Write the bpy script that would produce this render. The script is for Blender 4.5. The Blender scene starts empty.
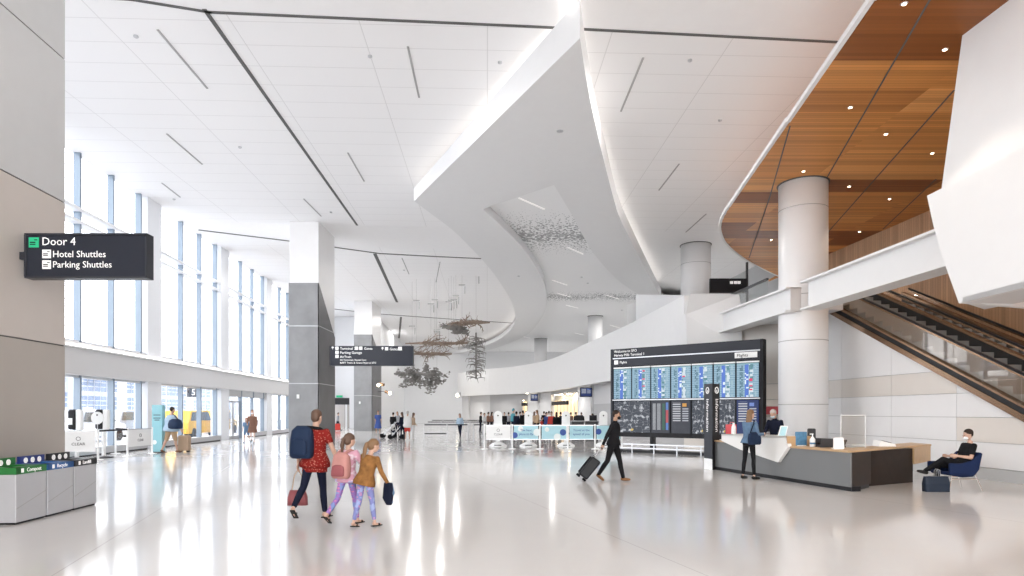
import bpy, bmesh, math, random
from mathutils import Vector, Matrix
random.seed(7)
S = bpy.context.scene
COL = S.collection
R = math.radians
F = 640.0; HZ = 412.0; CX = 512.0; EYE = 1.62
AX = math.atan(47/640)                       # hall axis, turned a little to the left of the view
AV = Vector((-math.sin(AX), math.cos(AX), 0)); LU = Vector((math.cos(AX), math.sin(AX), 0))

def hall(u, v, z=0): return LU*u + AV*v + Vector((0, 0, z))
def at_d(px, py, D): return Vector(((px-CX)/F*D, D, EYE-(py-HZ)/F*D))
def at_z(px, py, z): return at_d(px, py, (EYE-z)*F/(py-HZ))
def at_u(px, py, u):
    r = Vector(((px-CX)/F, 1, -(py-HZ)/F)); k = u/(r.dot(LU)); return Vector((0, 0, EYE))+r*k
def flr(px, D): return Vector(((px-CX)/F*D, D, 0))

# ------------------------------------------------------------------ materials
def mat(name, col, rough=.5, metal=0, emit=None, es=0, alpha=None, trans=0, bump=0, bscale=20, var=0, vscale=3, coat=0, spec=None):
    m = bpy.data.materials.new(name); m.use_nodes = True; nt = m.node_tree; b = nt.nodes['Principled BSDF']
    c = (*col, 1)
    b.inputs['Base Color'].default_value = c; b.inputs['Roughness'].default_value = rough; b.inputs['Metallic'].default_value = metal
    if spec is None and max(col) < .09: spec = .2
    if name.startswith('cl_'): spec = .1
    if spec is not None: b.inputs['Specular IOR Level'].default_value = spec
    if emit: b.inputs['Emission Color'].default_value = (*emit, 1); b.inputs['Emission Strength'].default_value = es
    if trans: b.inputs['Transmission Weight'].default_value = trans; b.inputs['IOR'].default_value = 1.1
    if alpha is not None: b.inputs['Alpha'].default_value = alpha
    if coat: b.inputs['Coat Weight'].default_value = coat; b.inputs['Coat Roughness'].default_value = .1
    tc = nt.nodes.new('ShaderNodeTexCoord')
    n = nt.nodes.new('ShaderNodeTexNoise'); n.inputs['Scale'].default_value = vscale; n.inputs['Detail'].default_value = 5
    nt.links.new(tc.outputs['Object'], n.inputs['Vector'])
    mx = nt.nodes.new('ShaderNodeMix'); mx.data_type = 'RGBA'
    v = max(var, .02)
    mx.inputs[6].default_value = tuple(max(0, x*(1-v)) for x in col)+(1,)
    mx.inputs[7].default_value = tuple(min(1, x*(1+v)) for x in col)+(1,)
    nt.links.new(n.outputs['Fac'], mx.inputs[0]); nt.links.new(mx.outputs[2], b.inputs['Base Color'])
    if bump:
        n2 = nt.nodes.new('ShaderNodeTexNoise'); n2.inputs['Scale'].default_value = bscale
        nt.links.new(tc.outputs['Object'], n2.inputs['Vector'])
        bp = nt.nodes.new('ShaderNodeBump'); bp.inputs['Strength'].default_value = bump; bp.inputs['Distance'].default_value = .02
        nt.links.new(n2.outputs['Fac'], bp.inputs['Height']); nt.links.new(bp.outputs['Normal'], b.inputs['Normal'])
    return m
class NT:
    def __init__(s, m): s.nt = m.node_tree; s.b = s.nt.nodes['Principled BSDF']
    def n(s, t, **k):
        x = s.nt.nodes.new(t)
        for a, v in k.items(): setattr(x, a, v)
        return x
    def l(s, a, b): s.nt.links.new(a, b)
    def math(s, op, a, b=None, c=None):
        x = s.n('ShaderNodeMath', operation=op)
        for i, v in enumerate((a, b, c)):
            if v is None: continue
            if isinstance(v, (int, float)): x.inputs[i].default_value = v
            else: s.l(v, x.inputs[i])
        return x.outputs[0]
    def mix(s, f, a, b):
        x = s.n('ShaderNodeMix', data_type='RGBA')
        for i, v in ((0, f), (6, a), (7, b)):
            if isinstance(v, tuple): x.inputs[i].default_value = (*v, 1)
            elif isinstance(v, (int, float)): x.inputs[i].default_value = v
            else: s.l(v, x.inputs[i])
        return x.outputs[2]
    def coords(s, kind='Object'):
        t = s.n('ShaderNodeTexCoord'); sp = s.n('ShaderNodeSeparateXYZ'); s.l(t.outputs[kind], sp.inputs[0]); return t.outputs[kind], sp.outputs

M = {}
def mk(n, *a, **k): M[n] = mat(n, *a, **k); return M[n]
mk('white', (.76, .76, .765), .5)
mk('ceil_white', (.86, .86, .87), .6)
mk('canopy_white', (.74, .745, .755), .5)
mk('wall_white', (.80, .80, .81), .5)
mk('wall_far', (.74, .75, .77), .6)
mk('soffit', (.70, .70, .71), .6)
mk('pier_white', (.78, .80, .84), .4)
mk('band', (.62, .62, .63), .4)
mk('mullion', (.22, .27, .33), .35, metal=.3)
mk('panel_grey', (.52, .53, .54), .35, var=.03)
mk('panel_beige', (.53, .49, .46), .4, var=.03)
mk('panel_taupe', (.40, .37, .34), .4, var=.03)
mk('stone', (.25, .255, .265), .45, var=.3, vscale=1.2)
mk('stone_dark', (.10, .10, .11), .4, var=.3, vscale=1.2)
mk('black', (.015, .015, .018), .4)
mk('dark', (.05, .05, .055), .4)
mk('slate', (.035, .038, .048), .35)
mk('sign_face', (.028, .032, .045), .22)
mk('grey_metal', (.55, .56, .58), .3, metal=.8)
mk('chrome', (.8, .8, .82), .15, metal=1)
mk('bronze', (.30, .19, .12), .25, metal=.9)
mk('col_white', (.78, .78, .79), .35)
mk('line', (.10, .10, .10), .7)
mk('line_soft', (.38, .38, .38), .7)
mk('text', (.85, .85, .85), .5, emit=(1, 1, 1), es=.25)
mk('green_icon', (.02, .42, .2), .4, emit=(.02, .6, .3), es=.2)
mk('led', (1, 1, 1), .5, emit=(1, .93, .86), es=3.2)
mk('led_soft', (1, 1, 1), .5, emit=(1, .95, .9), es=5)
mk('slot', (1, 1, 1), .5, emit=(1, .95, .9), es=.45)
mk('lamp', (1, 1, 1), .5, emit=(1, .85, .6), es=14)
mk('niche_glow', (.7, .55, .35), .5, emit=(1, .8, .5), es=.7)
mk('bin_body', (.50, .51, .54), .35, metal=.2)
mk('bin_green', (.02, .18, .04), .4)
mk('bin_blue', (.03, .12, .36), .4)
mk('bin_navy', (.02, .04, .22), .4)
mk('bin_black', (.03, .03, .035), .4)
mk('desk_front', (.16, .165, .17), .45)
mk('desk_dark', (.026, .017, .013), .4, var=.3, vscale=6)
mk('desk_wood', (.50, .33, .18), .4, var=.15, vscale=8)
mk('desk_white', (.80, .79, .77), .35)
mk('teal_panel', (.42, .68, .76), .5)
mk('navy_dot', (.03, .08, .32), .5)
mk('pale_dot', (.80, .86, .86), .5)
mk('teal_kiosk', (.25, .50, .56), .5)
mk('paper', (.85, .86, .86), .6)
mk('red_box', (.70, .10, .12), .5)
mk('blue_print', (.08, .22, .38), .5, var=.6, vscale=14)
mk('branch', (.22, .21, .20), .7, var=.3, vscale=9)
mk('branch_brown', (.25, .19, .15), .7, var=.35, vscale=9)
mk('wire', (.35, .35, .35), .5)
mk('asphalt', (.50, .50, .52), .8)
mk('bld_white', (.86, .88, .92), .7)
mk('bld_glass', (.22, .32, .52), .2)
mk('bld_grey', (.42, .46, .52), .7)
mk('taxi', (.85, .48, .03), .4)
mk('tyre', (.02, .02, .02), .8)
mk('carglass', (.10, .14, .18), .1)
mk('barrier_red', (.75, .08, .05), .5)
mk('chair_navy', (.007, .018, .065), .7, bump=.2, bscale=200)
mk('bag_navy', (.02, .03, .05), .5)
mk('belt', (.02, .02, .025), .6)
mk('eye', (.02, .015, .01), .3)
mk('curb', (.33, .33, .34), .4)
mk('esc_dark', (.03, .03, .032), .35, metal=.4)
mk('esc_step', (.34, .33, .32), .35, metal=.6)

def glass(name, col=(1, 1, 1), a=.12, rough=.02, k=.3):
    m = bpy.data.materials.new(name); m.use_nodes = True; nt = m.node_tree
    for n in list(nt.nodes):
        if n.type != 'OUTPUT_MATERIAL': nt.nodes.remove(n)
    o = [n for n in nt.nodes if n.type == 'OUTPUT_MATERIAL'][0]
    t = nt.nodes.new('ShaderNodeBsdfTransparent'); t.inputs[0].default_value = (*col, 1)
    g = nt.nodes.new('ShaderNodeBsdfGlossy'); g.inputs['Roughness'].default_value = rough
    lw = nt.nodes.new('ShaderNodeLayerWeight'); lw.inputs[0].default_value = .25
    mm = nt.nodes.new('ShaderNodeMath'); mm.operation = 'MULTIPLY_ADD'; mm.inputs[1].default_value = k; mm.inputs[2].default_value = a*.3
    nt.links.new(lw.outputs['Fresnel'], mm.inputs[0])
    x = nt.nodes.new('ShaderNodeMixShader'); nt.links.new(mm.outputs[0], x.inputs[0])
    nt.links.new(t.outputs[0], x.inputs[1]); nt.links.new(g.outputs[0], x.inputs[2]); nt.links.new(x.outputs[0], o.inputs[0])
    M[name] = m; return m
glass('pane', (.95, .97, 1), .05)
glass('esc_glass', (.94, .92, .89), .1, k=.1)
glass('screen_clear', (.93, .95, .95), .2)

# frosted upper windows: translucent panes with a faint vertical streak
def mk_frost():
    m = bpy.data.materials.new('frosted_pane'); m.use_nodes = True; nt = m.node_tree
    for n in list(nt.nodes):
        if n.type != 'OUTPUT_MATERIAL': nt.nodes.remove(n)
    o = [n for n in nt.nodes if n.type == 'OUTPUT_MATERIAL'][0]
    t = nt.nodes.new('ShaderNodeBsdfTransparent'); g = nt.nodes.new('ShaderNodeBsdfTranslucent'); g.inputs[0].default_value = (.9, .92, .96, 1)
    x = nt.nodes.new('ShaderNodeMixShader'); x.inputs[0].default_value = .25
    nt.links.new(t.outputs[0], x.inputs[1]); nt.links.new(g.outputs[0], x.inputs[2]); nt.links.new(x.outputs[0], o.inputs[0])
    M['frost'] = m
mk_frost()

def floor_mat():
    m = mat('terrazzo', (.56, .545, .53), .13); k = NT(m); M['floor'] = m
    co, s = k.coords()
    big = k.n('ShaderNodeTexNoise'); big.inputs['Scale'].default_value = .35; big.inputs['Detail'].default_value = 3; k.l(co, big.inputs[0])
    fine = k.n('ShaderNodeTexVoronoi'); fine.inputs['Scale'].default_value = 90; k.l(co, fine.inputs[0])
    a = k.mix(big.outputs[0], (.64, .625, .61), (.73, .71, .695))
    b = k.mix(k.math('MULTIPLY', fine.outputs['Distance'], .05), a, (.25, .25, .27))
    # control joints every 6 m
    fx = k.math('ABSOLUTE', k.math('SUBTRACT', k.math('FRACT', k.math('DIVIDE', k.math('ADD', s[0], 30.4), 6.2)), .5))
    fy = k.math('ABSOLUTE', k.math('SUBTRACT', k.math('FRACT', k.math('DIVIDE', k.math('ADD', s[1], 40), 8.0)), .5))
    j = k.math('MAXIMUM', k.math('LESS_THAN', fx, .0012), k.math('LESS_THAN', fy, .0008))
    c = k.mix(k.math('MULTIPLY', j, .35), b, (.25, .24, .23))
    k.l(c, k.b.inputs['Base Color'])
    r = k.math('MULTIPLY_ADD', big.outputs[0], .06, .08); k.l(r, k.b.inputs['Roughness'])
    k.b.inputs['Specular IOR Level'].default_value = .8
floor_mat()
def plank_mat():
    m = mat('ceiling_plank', (.86, .86, .87), .6); k = NT(m); M['plank'] = m
    co, s = k.coords()
    fy = k.math('FRACT', k.math('ADD', s[1], .4)); fx = k.math('FRACT', k.math('DIVIDE', k.math('ADD', s[0], 31.9-1.1), 3.08))
    j = k.math('MAXIMUM', k.math('LESS_THAN', fx, .008), k.math('LESS_THAN', fy, .022))
    c = k.mix(k.math('MULTIPLY', j, .4), (.86, .86, .87), (.45, .45, .45))
    k.l(c, k.b.inputs['Base Color'])
plank_mat()
def wood_mat(name, c1, c2, c3, step, axis=1, thin=12.):
    m = mat(name, c1, .42, spec=.15); k = NT(m); M[name] = m
    co, s = k.coords()
    # boards of different tone, thin reveal lines between them
    row = k.math('FLOOR', k.math('DIVIDE', s[axis], step)); colx = k.math('FLOOR', k.math('DIVIDE', s[0 if axis == 1 else 2], 4.2))
    cb = k.n('ShaderNodeCombineXYZ'); k.l(row, cb.inputs[0]); k.l(colx, cb.inputs[1])
    wn = k.n('ShaderNodeTexWhiteNoise', noise_dimensions='2D'); k.l(cb.outputs[0], wn.inputs['Vector'])
    rmp = k.n('ShaderNodeValToRGB'); k.l(wn.outputs['Value'], rmp.inputs[0])
    e = rmp.color_ramp.elements; e[0].position = 0; e[0].color = (*c2, 1); e[1].position = 1; e[1].color = (*c3, 1)
    x = e.new(.28); x.color = (*c2, 1); x = e.new(.34); x.color = (*c1, 1); x = e.new(.75); x.color = (*c1, 1)
    row2 = k.math('FLOOR', k.math('MULTIPLY', s[axis], thin)); cb2 = k.n('ShaderNodeCombineXYZ'); k.l(row2, cb2.inputs[0]); k.l(colx, cb2.inputs[1])
    w2 = k.n('ShaderNodeTexWhiteNoise', noise_dimensions='2D'); k.l(cb2.outputs[0], w2.inputs['Vector'])
    hs = k.n('ShaderNodeHueSaturation'); k.l(rmp.outputs[0], hs.inputs['Color']); k.l(k.math('MULTIPLY_ADD', w2.outputs['Value'], .35, .8), hs.inputs['Value'])
    f = k.math('LESS_THAN', k.math('FRACT', k.math('MULTIPLY', s[axis], thin)), .12)
    c = k.mix(k.math('MULTIPLY', f, .45), hs.outputs[0], tuple(v*.3 for v in c1))
    k.l(c, k.b.inputs['Base Color'])
wood_mat('wood_ceiling', (.60, .265, .082), (.25, .085, .026), (.70, .34, .12), 1.15, 1, 9.)
wood_mat('wood_wall', (.50, .31, .19), (.45, .28, .17), (.55, .35, .22), .3, 1, 8.)
def speck_mat():
    m = mat('speckled_ceiling', (.74, .745, .76), .55); k = NT(m); M['speck'] = m
    co, s = k.coords()
    v = k.n('ShaderNodeTexVoronoi'); v.inputs['Scale'].default_value = 7.5; k.l(co, v.inputs[0])
    n = k.n('ShaderNodeTexNoise'); n.inputs['Scale'].default_value = .5; k.l(co, n.inputs[0])
    def band(c0, w):
        d = k.math('ABSOLUTE', k.math('SUBTRACT', s[1], c0)); return k.math('MAXIMUM', k.math('SUBTRACT', 1, k.math('DIVIDE', d, w)), 0)
    b = k.math('MAXIMUM', band(10.4, 4.8), k.math('MULTIPLY', band(27.2, 3.2), .9))
    thr = k.math('MULTIPLY', k.math('MULTIPLY', b, k.math('MULTIPLY_ADD', n.outputs[0], .8, .6)), .62)
    dot = k.math('LESS_THAN', v.outputs['Distance'], thr)
    k.l(k.mix(k.math('MULTIPLY', dot, .8), (.84, .845, .855), (.16, .17, .18)), k.b.inputs['Base Color'])
speck_mat()

# ------------------------------------------------------------------ mesh builder
ROOT = {}
class MB:
    def __init__(s): s.v = []; s.f = []; s.m = []; s.cur = 0
    def add(s, vs, fs):
        o = len(s.v); s.v += [Vector(v) for v in vs]; s.f += [tuple(i+o for i in f) for f in fs]; s.m += [s.cur]*len(fs); return s
    def box(s, c, d, rz=0, ax=None):
        c = Vector(c); hx, hy, hz = d[0]/2, d[1]/2, d[2]/2
        if ax is None: ax = (Vector((math.cos(rz), math.sin(rz), 0)), Vector((-math.sin(rz), math.cos(rz), 0)), Vector((0, 0, 1)))
        vs = [c+ax[0]*x*hx+ax[1]*y*hy+ax[2]*z*hz for z in (-1, 1) for y in (-1, 1) for x in (-1, 1)]
        return s.add(vs, [(0, 2, 3, 1), (4, 5, 7, 6), (0, 1, 5, 4), (2, 6, 7, 3), (0, 4, 6, 2), (1, 3, 7, 5)])
    def hbox(s, u0, u1, v0, v1, z0, z1):
        return s.box(hall((u0+u1)/2, (v0+v1)/2, (z0+z1)/2), (abs(u1-u0), abs(v1-v0), z1-z0), AX)
    def prism(s, poly, ext):                    # any planar polygon pushed along ext
        n = len(poly); ext = Vector(ext); a = [Vector(p) for p in poly]
        return s.add(a+[p+ext for p in a], [tuple(range(n))[::-1], tuple(range(n, 2*n))]+[(i, (i+1) % n, n+(i+1) % n, n+i) for i in range(n)])
    def bar(s, a, b, w, h=None, up=Vector((0, 0, 1))):
        a = Vector(a); b = Vector(b); h = h or w; y = (b-a).normalized(); x = y.cross(up)
        if x.length < 1e-4: x = Vector((1, 0, 0))
        x.normalize(); z = x.cross(y)
        return s.box((a+b)/2, (w, (b-a).length, h), ax=(x, y, z))
    def loft(s, rings, caps=True):
        n = len(rings[0]); o = []
        for r in rings: o += r
        f = []
        for i in range(len(rings)-1):
            for j in range(n): f.append((i*n+j, i*n+(j+1) % n, (i+1)*n+(j+1) % n, (i+1)*n+j))
        if caps: f.append(tuple(range(n))[::-1]); f.append(tuple((len(rings)-1)*n+j for j in range(n)))
        return s.add(o, f)
    def tube(s, pts, r, n=8):
        pts = [Vector(p) for p in pts]; rr = r if isinstance(r, (list, tuple)) else [r]*len(pts); rings = []
        for i, p in enumerate(pts):
            t = (pts[min(i+1, len(pts)-1)]-pts[max(i-1, 0)]).normalized()
            x = t.cross(Vector((0, 0, 1)))
            if x.length < .05: x = t.cross(Vector((0, 1, 0)))
            x.normalize(); y = x.cross(t)
            rings.append([p+(x*math.cos(2*math.pi*k/n)-y*math.sin(2*math.pi*k/n))*rr[i] for k in range(n)])
        return s.loft(rings)
    def lathe(s, c, prof, n=24):
        c = Vector(c)
        return s.loft([[c+Vector((r*math.cos(2*math.pi*k/n), r*math.sin(2*math.pi*k/n), z)) for k in range(n)] for r, z in prof])
    def ell(s, c, r, n=12, rot=None):
        c = Vector(c); rings = []
        for i in range(n//2+1):
            th = math.pi*(i/(n//2)); th = min(max(th, .08), math.pi-.08)
            ring = []
            for k in range(n):
                p = Vector((r[0]*math.sin(th)*math.cos(2*math.pi*k/n), r[1]*math.sin(th)*math.sin(2*math.pi*k/n), -r[2]*math.cos(th)))
                ring.append(c+(rot @ p if rot else p))
            rings.append(ring)
        return s.loft(rings)
    def build(s, name, m, parent=None, smooth=False, world=True, bevel=0, remesh=0, sm=0, fix=True):
        me = bpy.data.meshes.new(name)
        vs = s.v
        if parent is not None and world:
            inv = ROOT[parent.name].inverted(); vs = [inv @ v for v in vs]
        me.from_pydata([tuple(v) for v in vs], [], s.f); me.update()
        for x in (m if isinstance(m, (list, tuple)) else [m]): me.materials.append(M[x] if isinstance(x, str) else x)
        for p, i in zip(me.polygons, s.m): p.material_index = i
        if fix:
            bm = bmesh.new(); bm.from_mesh(me); bmesh.ops.recalc_face_normals(bm, faces=bm.faces)
            big = [f for f in bm.faces if len(f.verts) > 8]
            if big: bmesh.ops.triangulate(bm, faces=big)
            bm.to_mesh(me); bm.free()
        o = bpy.data.objects.new(name, me); COL.objects.link(o)
        if parent is not None:
            o.parent = parent; ROOT[o.name] = ROOT[parent.name]
        else: ROOT[o.name] = Matrix()
        if bevel:
            md = o.modifiers.new('b', 'BEVEL'); md.width = bevel; md.segments = 2; md.limit_method = 'ANGLE'
        if remesh:
            md = o.modifiers.new('r', 'REMESH'); md.mode = 'VOXEL'; md.voxel_size = remesh
            if sm:
                m2 = o.modifiers.new('s', 'SMOOTH'); m2.iterations = sm; m2.factor = .5
            dg = bpy.context.evaluated_depsgraph_get(); e = o.evaluated_get(dg)
            nm = bpy.data.meshes.new_from_object(e); o.modifiers.clear(); o.data = nm; smooth = True
        if smooth:
            for p in o.data.polygons: p.use_smooth = True
        return o

def thing(name, label, cat, loc=(0, 0, 0), rz=0, group=None):
    o = bpy.data.objects.new(name, None); COL.objects.link(o); o.location = loc; o.rotation_euler = (0, 0, rz); o.empty_display_size = .2
    ROOT[o.name] = Matrix.Translation(Vector(loc)) @ Matrix.Rotation(rz, 4, 'Z')
    return tag(o, label, cat, group)
def tag(o, label, cat, group=None, kind=None):
    if label: o['label'] = label
    if cat: o['category'] = cat
    if group: o['group'] = group
    if kind: o['kind'] = kind
    return o
def recenter(o, loc, rz=0):                    # give a one-mesh thing an origin at its own base
    mt = Matrix.Translation(Vector(loc)) @ Matrix.Rotation(rz, 4, 'Z'); o.data.transform(mt.inverted()); o.location = loc; o.rotation_euler = (0, 0, rz)
    ROOT[o.name] = mt; return o
def struct(o): o['kind'] = 'structure'; return o
def solo(mb, name, m, label, cat, loc, group=None, rz=0, **k): return recenter(tag(mb.build(name, m, **k), label, cat, group), loc, rz)
def text(body, size, mtl, parent, p, xdir, name='lettering', align='LEFT', up=Vector((0, 0, 1)), label=None):
    cu = bpy.data.curves.new('t', 'FONT'); cu.body = body; cu.size = size; cu.extrude = .002; cu.align_x = align; cu.resolution_u = 2
    t = bpy.data.objects.new('t', cu); COL.objects.link(t)
    dg = bpy.context.evaluated_depsgraph_get(); me = bpy.data.meshes.new_from_object(t.evaluated_get(dg))
    bpy.data.objects.remove(t)
    me.materials.clear(); me.materials.append(M[mtl]); x = Vector(xdir).normalized(); up = Vector(up).normalized(); z = x.cross(up)
    mt = Matrix((( x.x, up.x, z.x, p[0]), (x.y, up.y, z.y, p[1]), (x.z, up.z, z.z, p[2]), (0, 0, 0, 1)))
    me.transform(ROOT[parent.name].inverted() @ mt)
    o = bpy.data.objects.new(name, me); COL.objects.link(o); o.parent = parent; ROOT[o.name] = ROOT[parent.name]
    if label: o['label'] = label
    return o

def copy_tree(o, loc=None, rz=None, label=None, parent=None):
    c = o.copy(); COL.objects.link(c)
    if parent is not None: c.parent = parent
    for ch in [x for x in o.children]: copy_tree(ch, parent=c)
    if loc is not None: c.location = loc
    if rz is not None: c.rotation_euler = (0, 0, rz)
    if label: c['label'] = label
    return c

CZ = 11.0                                      # ceiling height
# ------------------------------------------------------------------ floor and ceilings
mb = MB(); mb.prism([hall(-14.2, -14), hall(24, -14), hall(24, 101), hall(-14.2, 101)], (0, 0, -.25))
fl = struct(mb.build('floor', 'floor')); recenter(fl, (0, 0, 0), R(17))
JX = math.atan(25/640)
def flat(name, pts, z, m, th=.2, rz=JX):
    mb = MB(); mb.prism([(p[0], p[1], z) for p in pts], (0, 0, th)); o = mb.build(name, m); recenter(o, (0, 0, 0), rz); return struct(o)
def row(v, u0=-14.2, u1=24): return [hall(u0, v), hall(u1, v)]
e1 = [at_z(-420, -28, CZ), at_z(130, 0, CZ), at_z(210, 12, CZ), at_z(525, 26, CZ), at_z(840, 42, CZ), at_z(1500, 76, CZ)]
def un(pts): return [(p.x, p.y) for p in pts]
back = [hall(24, -14), hall(-14.2, -14)]
flat('ceiling', un(e1)+un(back), CZ-.0, 'ceil_white')
e2 = [hall(-14.2, 32.6), hall(24, 32.6)]
flat('ceiling', [(hall(-14.2, e1[0].y).x, e1[0].y)]+un(e1[1:5])+[(hall(24, 14).x, e1[5].y)]+un(e2[::-1]), CZ+.004, 'plank')
flat('ceiling', un([hall(-14.2, 32.6), hall(24, 32.6), hall(24, 37.8), hall(-14.2, 36.6)]), CZ-.0, 'ceil_white')
flat('ceiling', un([hall(-14.2, 36.6), hall(24, 37.8), hall(24, 101), hall(-14.2, 101)]), CZ+.004, 'plank')
NLINE = 0
def cline(px, w, m='line', z=CZ, name=None):
    global NLINE; NLINE += 1
    pts = [at_z(x, y, z) for x, y in px]; mb = MB()
    for a, b in zip(pts, pts[1:]):
        e = (b-a).normalized()*w*.4
        mb.bar(a-e+Vector((0, 0, .0)), b+e+Vector((0, 0, .0)), w, .03)
    return struct(mb.build('trim_%d' % NLINE, m))
cline([(-60, -12), (130, -1), (210, 12), (525, 26), (840, 42)], .09)
cline([(205, 10), (357, 225)], .10)
cline([(200, 230), (290, 241), (380, 253.5), (436, 256.5), (492, 259)], .17)
cline([(375, 254), (397, 302)], .2)
cline([(334, 309), (380, 314), (450, 319), (512, 323)], .28)
cline([(401, 317), (399, 338)], .2)
for a in [[(158, 30), (207, 88)], [(167, 134), (202, 164)], [(162, 183), (180, 197)], [(348, 153), (364, 181)], [(408, 47), (419, 97)], [(304, 199), (321, 216)],
          [(643, 58), (621, 111)], [(679, 164), (659, 190)], [(706, 214), (686, 232)], [(402, 258), (409, 274)], [(440, 262), (436, 282)]]:
    cline(a, .055, 'line_soft')
for i, (x, y) in enumerate([(136, 36), (240, 147), (331, 212), (370, 56), (500, 62), (174, 199), (404, 270), (690, 60), (720, 120)]):
    p = at_z(x, y, CZ); solo(MB().lathe(p+Vector((0, 0, -.05)), [(.03, 0), (.06, .02), (.06, .12)], 10), 'sprinkler_head', 'grey_metal',
         'tiny ceiling sprinkler ' + ['near the upper left edge of the white planks', 'in the middle of the left planks', 'just above the big stone pier', 'left of the curved canopy near the front joint', 'close beside the curved canopy tip on its left', 'close to the top of the tall windows', 'over the hanging branch sculptures', 'right of the curved canopy tip', 'nearest the wooden canopy edge'][i], 'sprinkler', p)

# ------------------------------------------------------------------ the curved dropped canopy
ZS = EYE+8.3
outer = [(580, 38, .9), (414, 201, .5), (430, 213, .45), (452, 229.5, .42), (470, 247, .42), (489, 267.5, .42), (503, 287, .42), (512, 303, .42), (515.5, 318, .42), (512, 328, .42), (502, 337.5, .42), (487, 345, .42), (470, 350.5, .42), (455, 353.5, .42), (440, 355, .42)]
inner = [(440, 357.3), (452, 356.8), (466, 355), (485, 351), (503, 345.6), (526, 335.5), (539, 322), (546.5, 306), (545, 286), (536.7, 267.5), (520, 244.6), (497, 222), (483, 209), (554, 185), (572, 215), (593, 253), (620, 282), (640, 295)]
right = [(661, 296, .5), (653.6, 283.5, .6), (640, 258, .65), (628, 235, .7), (617, 211, .72), (605, 165, .76), (594, 119, .8), (585.5, 75, .85)]
cat_ = lambda pts, n: pts
def dens(pts, sub=3):                           # Catmull-Rom through the curved stretch
    out = []
    for i in range(len(pts)-1):
        p0, p1, p2, p3 = pts[max(i-1, 0)], pts[i], pts[i+1], pts[min(i+2, len(pts)-1)]
        for k in range(sub):
            t = k/sub; out.append(tuple(.5*((2*b)+(-a+c)*t+(2*a-5*b+4*c-d)*t*t+(-a+3*b-3*c+d)*t**3) for a, b, c, d in zip(p0, p1, p2, p3)))
    out.append(pts[-1]); return out
ol = [outer[0]]+dens(outer[1:], 3)
il = dens([(x, y, .37) for x, y in inner[:13]], 3)+dens([(x, y, .37) for x, y in inner[13:]], 2)
rr = dens(right+[(580, 38, .9)], 2)[:-1]
loop = ol+il+rr
cv = thing('ceiling_canopy', 'large white curved canopy hung below the plank ceiling, pointed at its near end', 'ceiling canopy', at_z(500, 160, ZS))
mb = MB(); P = [at_z(x, y, ZS) for x, y, h in loop]; n = len(P)
T = [p+Vector((0, 0, h)) for p, (x, y, h) in zip(P, loop)]
mb.add(P, [tuple(range(n))]); mb.add(T, [tuple(range(n))])
mb.build('underside', 'canopy_white', cv)
mb = MB()
for i in range(n):
    j = (i+1) % n; mb.add([P[i], P[j], T[j], T[i]], [(0, 1, 2, 3)])
mb.build('fascia', 'canopy_white', cv, fix=False)
# cove light along the outer edge, on top of the canopy and set back from its rim
def cove(name, idx, parent, inset=.35, z=None, w=.10, m='led', loopP=None, loopT=None):
    TT = loopT or T; mb = MB(); c = sum((TT[i] for i in idx), Vector())/len(idx)
    for a, b in zip(idx, idx[1:]):
        p, q = TT[a], TT[b]
        if (q-p).length > 5: p = p.lerp(q, .12)
        d = (q-p); d.z = 0
        if d.length < .01: continue
        nr = Vector((-d.y, d.x, 0)).normalized()*inset
        mb.bar(p+nr+Vector((0, 0, .02)), q+nr+Vector((0, 0, .02)), w, .03)
    return mb.build(name, m, parent)
area_sign = sum(P[i].x*P[(i+1) % n].y-P[(i+1) % n].x*P[i].y for i in range(n))
INS = .30 if area_sign > 0 else -.30
cove('cove_light', list(range(0, len(ol))), cv, INS)
cove('cove_light', list(range(len(ol)+len(il), n))+[0], cv, INS)
ZR = EYE+8.68
rec = [(473, 201), (556, 175), (600, 245), (640, 284), (668, 297), (1000, 330), (1000, 355), (440, 355.5), (466, 352.5), (503, 341.5), (530, 328), (538, 306), (533, 284), (520, 262), (500, 235)]
pr = [at_z(x, y, ZR) for x, y in rec]
mb = MB(); mb.prism(pr, (0, 0, .08)); o = mb.build('recessed_ceiling', 'speck', cv)
for s0_, s1_ in [((519, 198), (544, 209)), ((567, 247), (583, 254)), ((552, 280), (567, 285)), ((557, 293), (571, 297)), ((606, 295), (619, 299)), ((566, 305), (578, 308)), ((590, 321), (600, 323)), ((520, 336), (530, 338)), ((575, 333), (584, 335)), ((610, 325), (620, 328))]:
    MB().bar(at_z(*s0_, ZR), at_z(*s1_, ZR), .06, .03).build('slot_light', 'slot', cv)
for x, y in [(519, 276), (582, 277), (588, 283), (560, 131), (622, 310), (500, 350)]:
    p = at_z(x, y, ZS if x in (519, 560) else ZR); MB().lathe(p-Vector((0, 0, .04)), [(.05, 0), (.10, .02), (.10, .06)], 10).build('sprinkler', 'grey_metal', cv)

# ------------------------------------------------------------------ wood canopy
ZW = EYE+7.4
wl = [(1083, -290), (1010, -190), (876, 0), (790, 122), (730, 207), (723, 219), (721.5, 229), (725, 240), (733, 249), (746, 259), (762, 268), (779, 276)]
wl = wl[:4]+[p[:2] for p in dens([(x, y, 0) for x, y in wl[4:]], 3)]
wc = thing('wood_canopy', 'warm brown wooden slatted canopy over the escalator with small downlights', 'wood ceiling', at_z(850, 150, ZW))
we = [at_z(x, y, ZW) for x, y in wl]; far = at_u(826, 250, 16.9)
wpoly = we+[hall(17.2, 35.2, ZW), hall(17.2, -6, ZW)]+[hall(9, -6, ZW)]
wpoly = [p for p in wpoly if p.y > -7]
for p in wpoly: p.z = ZW
mb = MB(); mb.prism(wpoly, (0, 0, .12)); o = mb.build('slatted_underside', 'wood_ceiling', wc)
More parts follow.
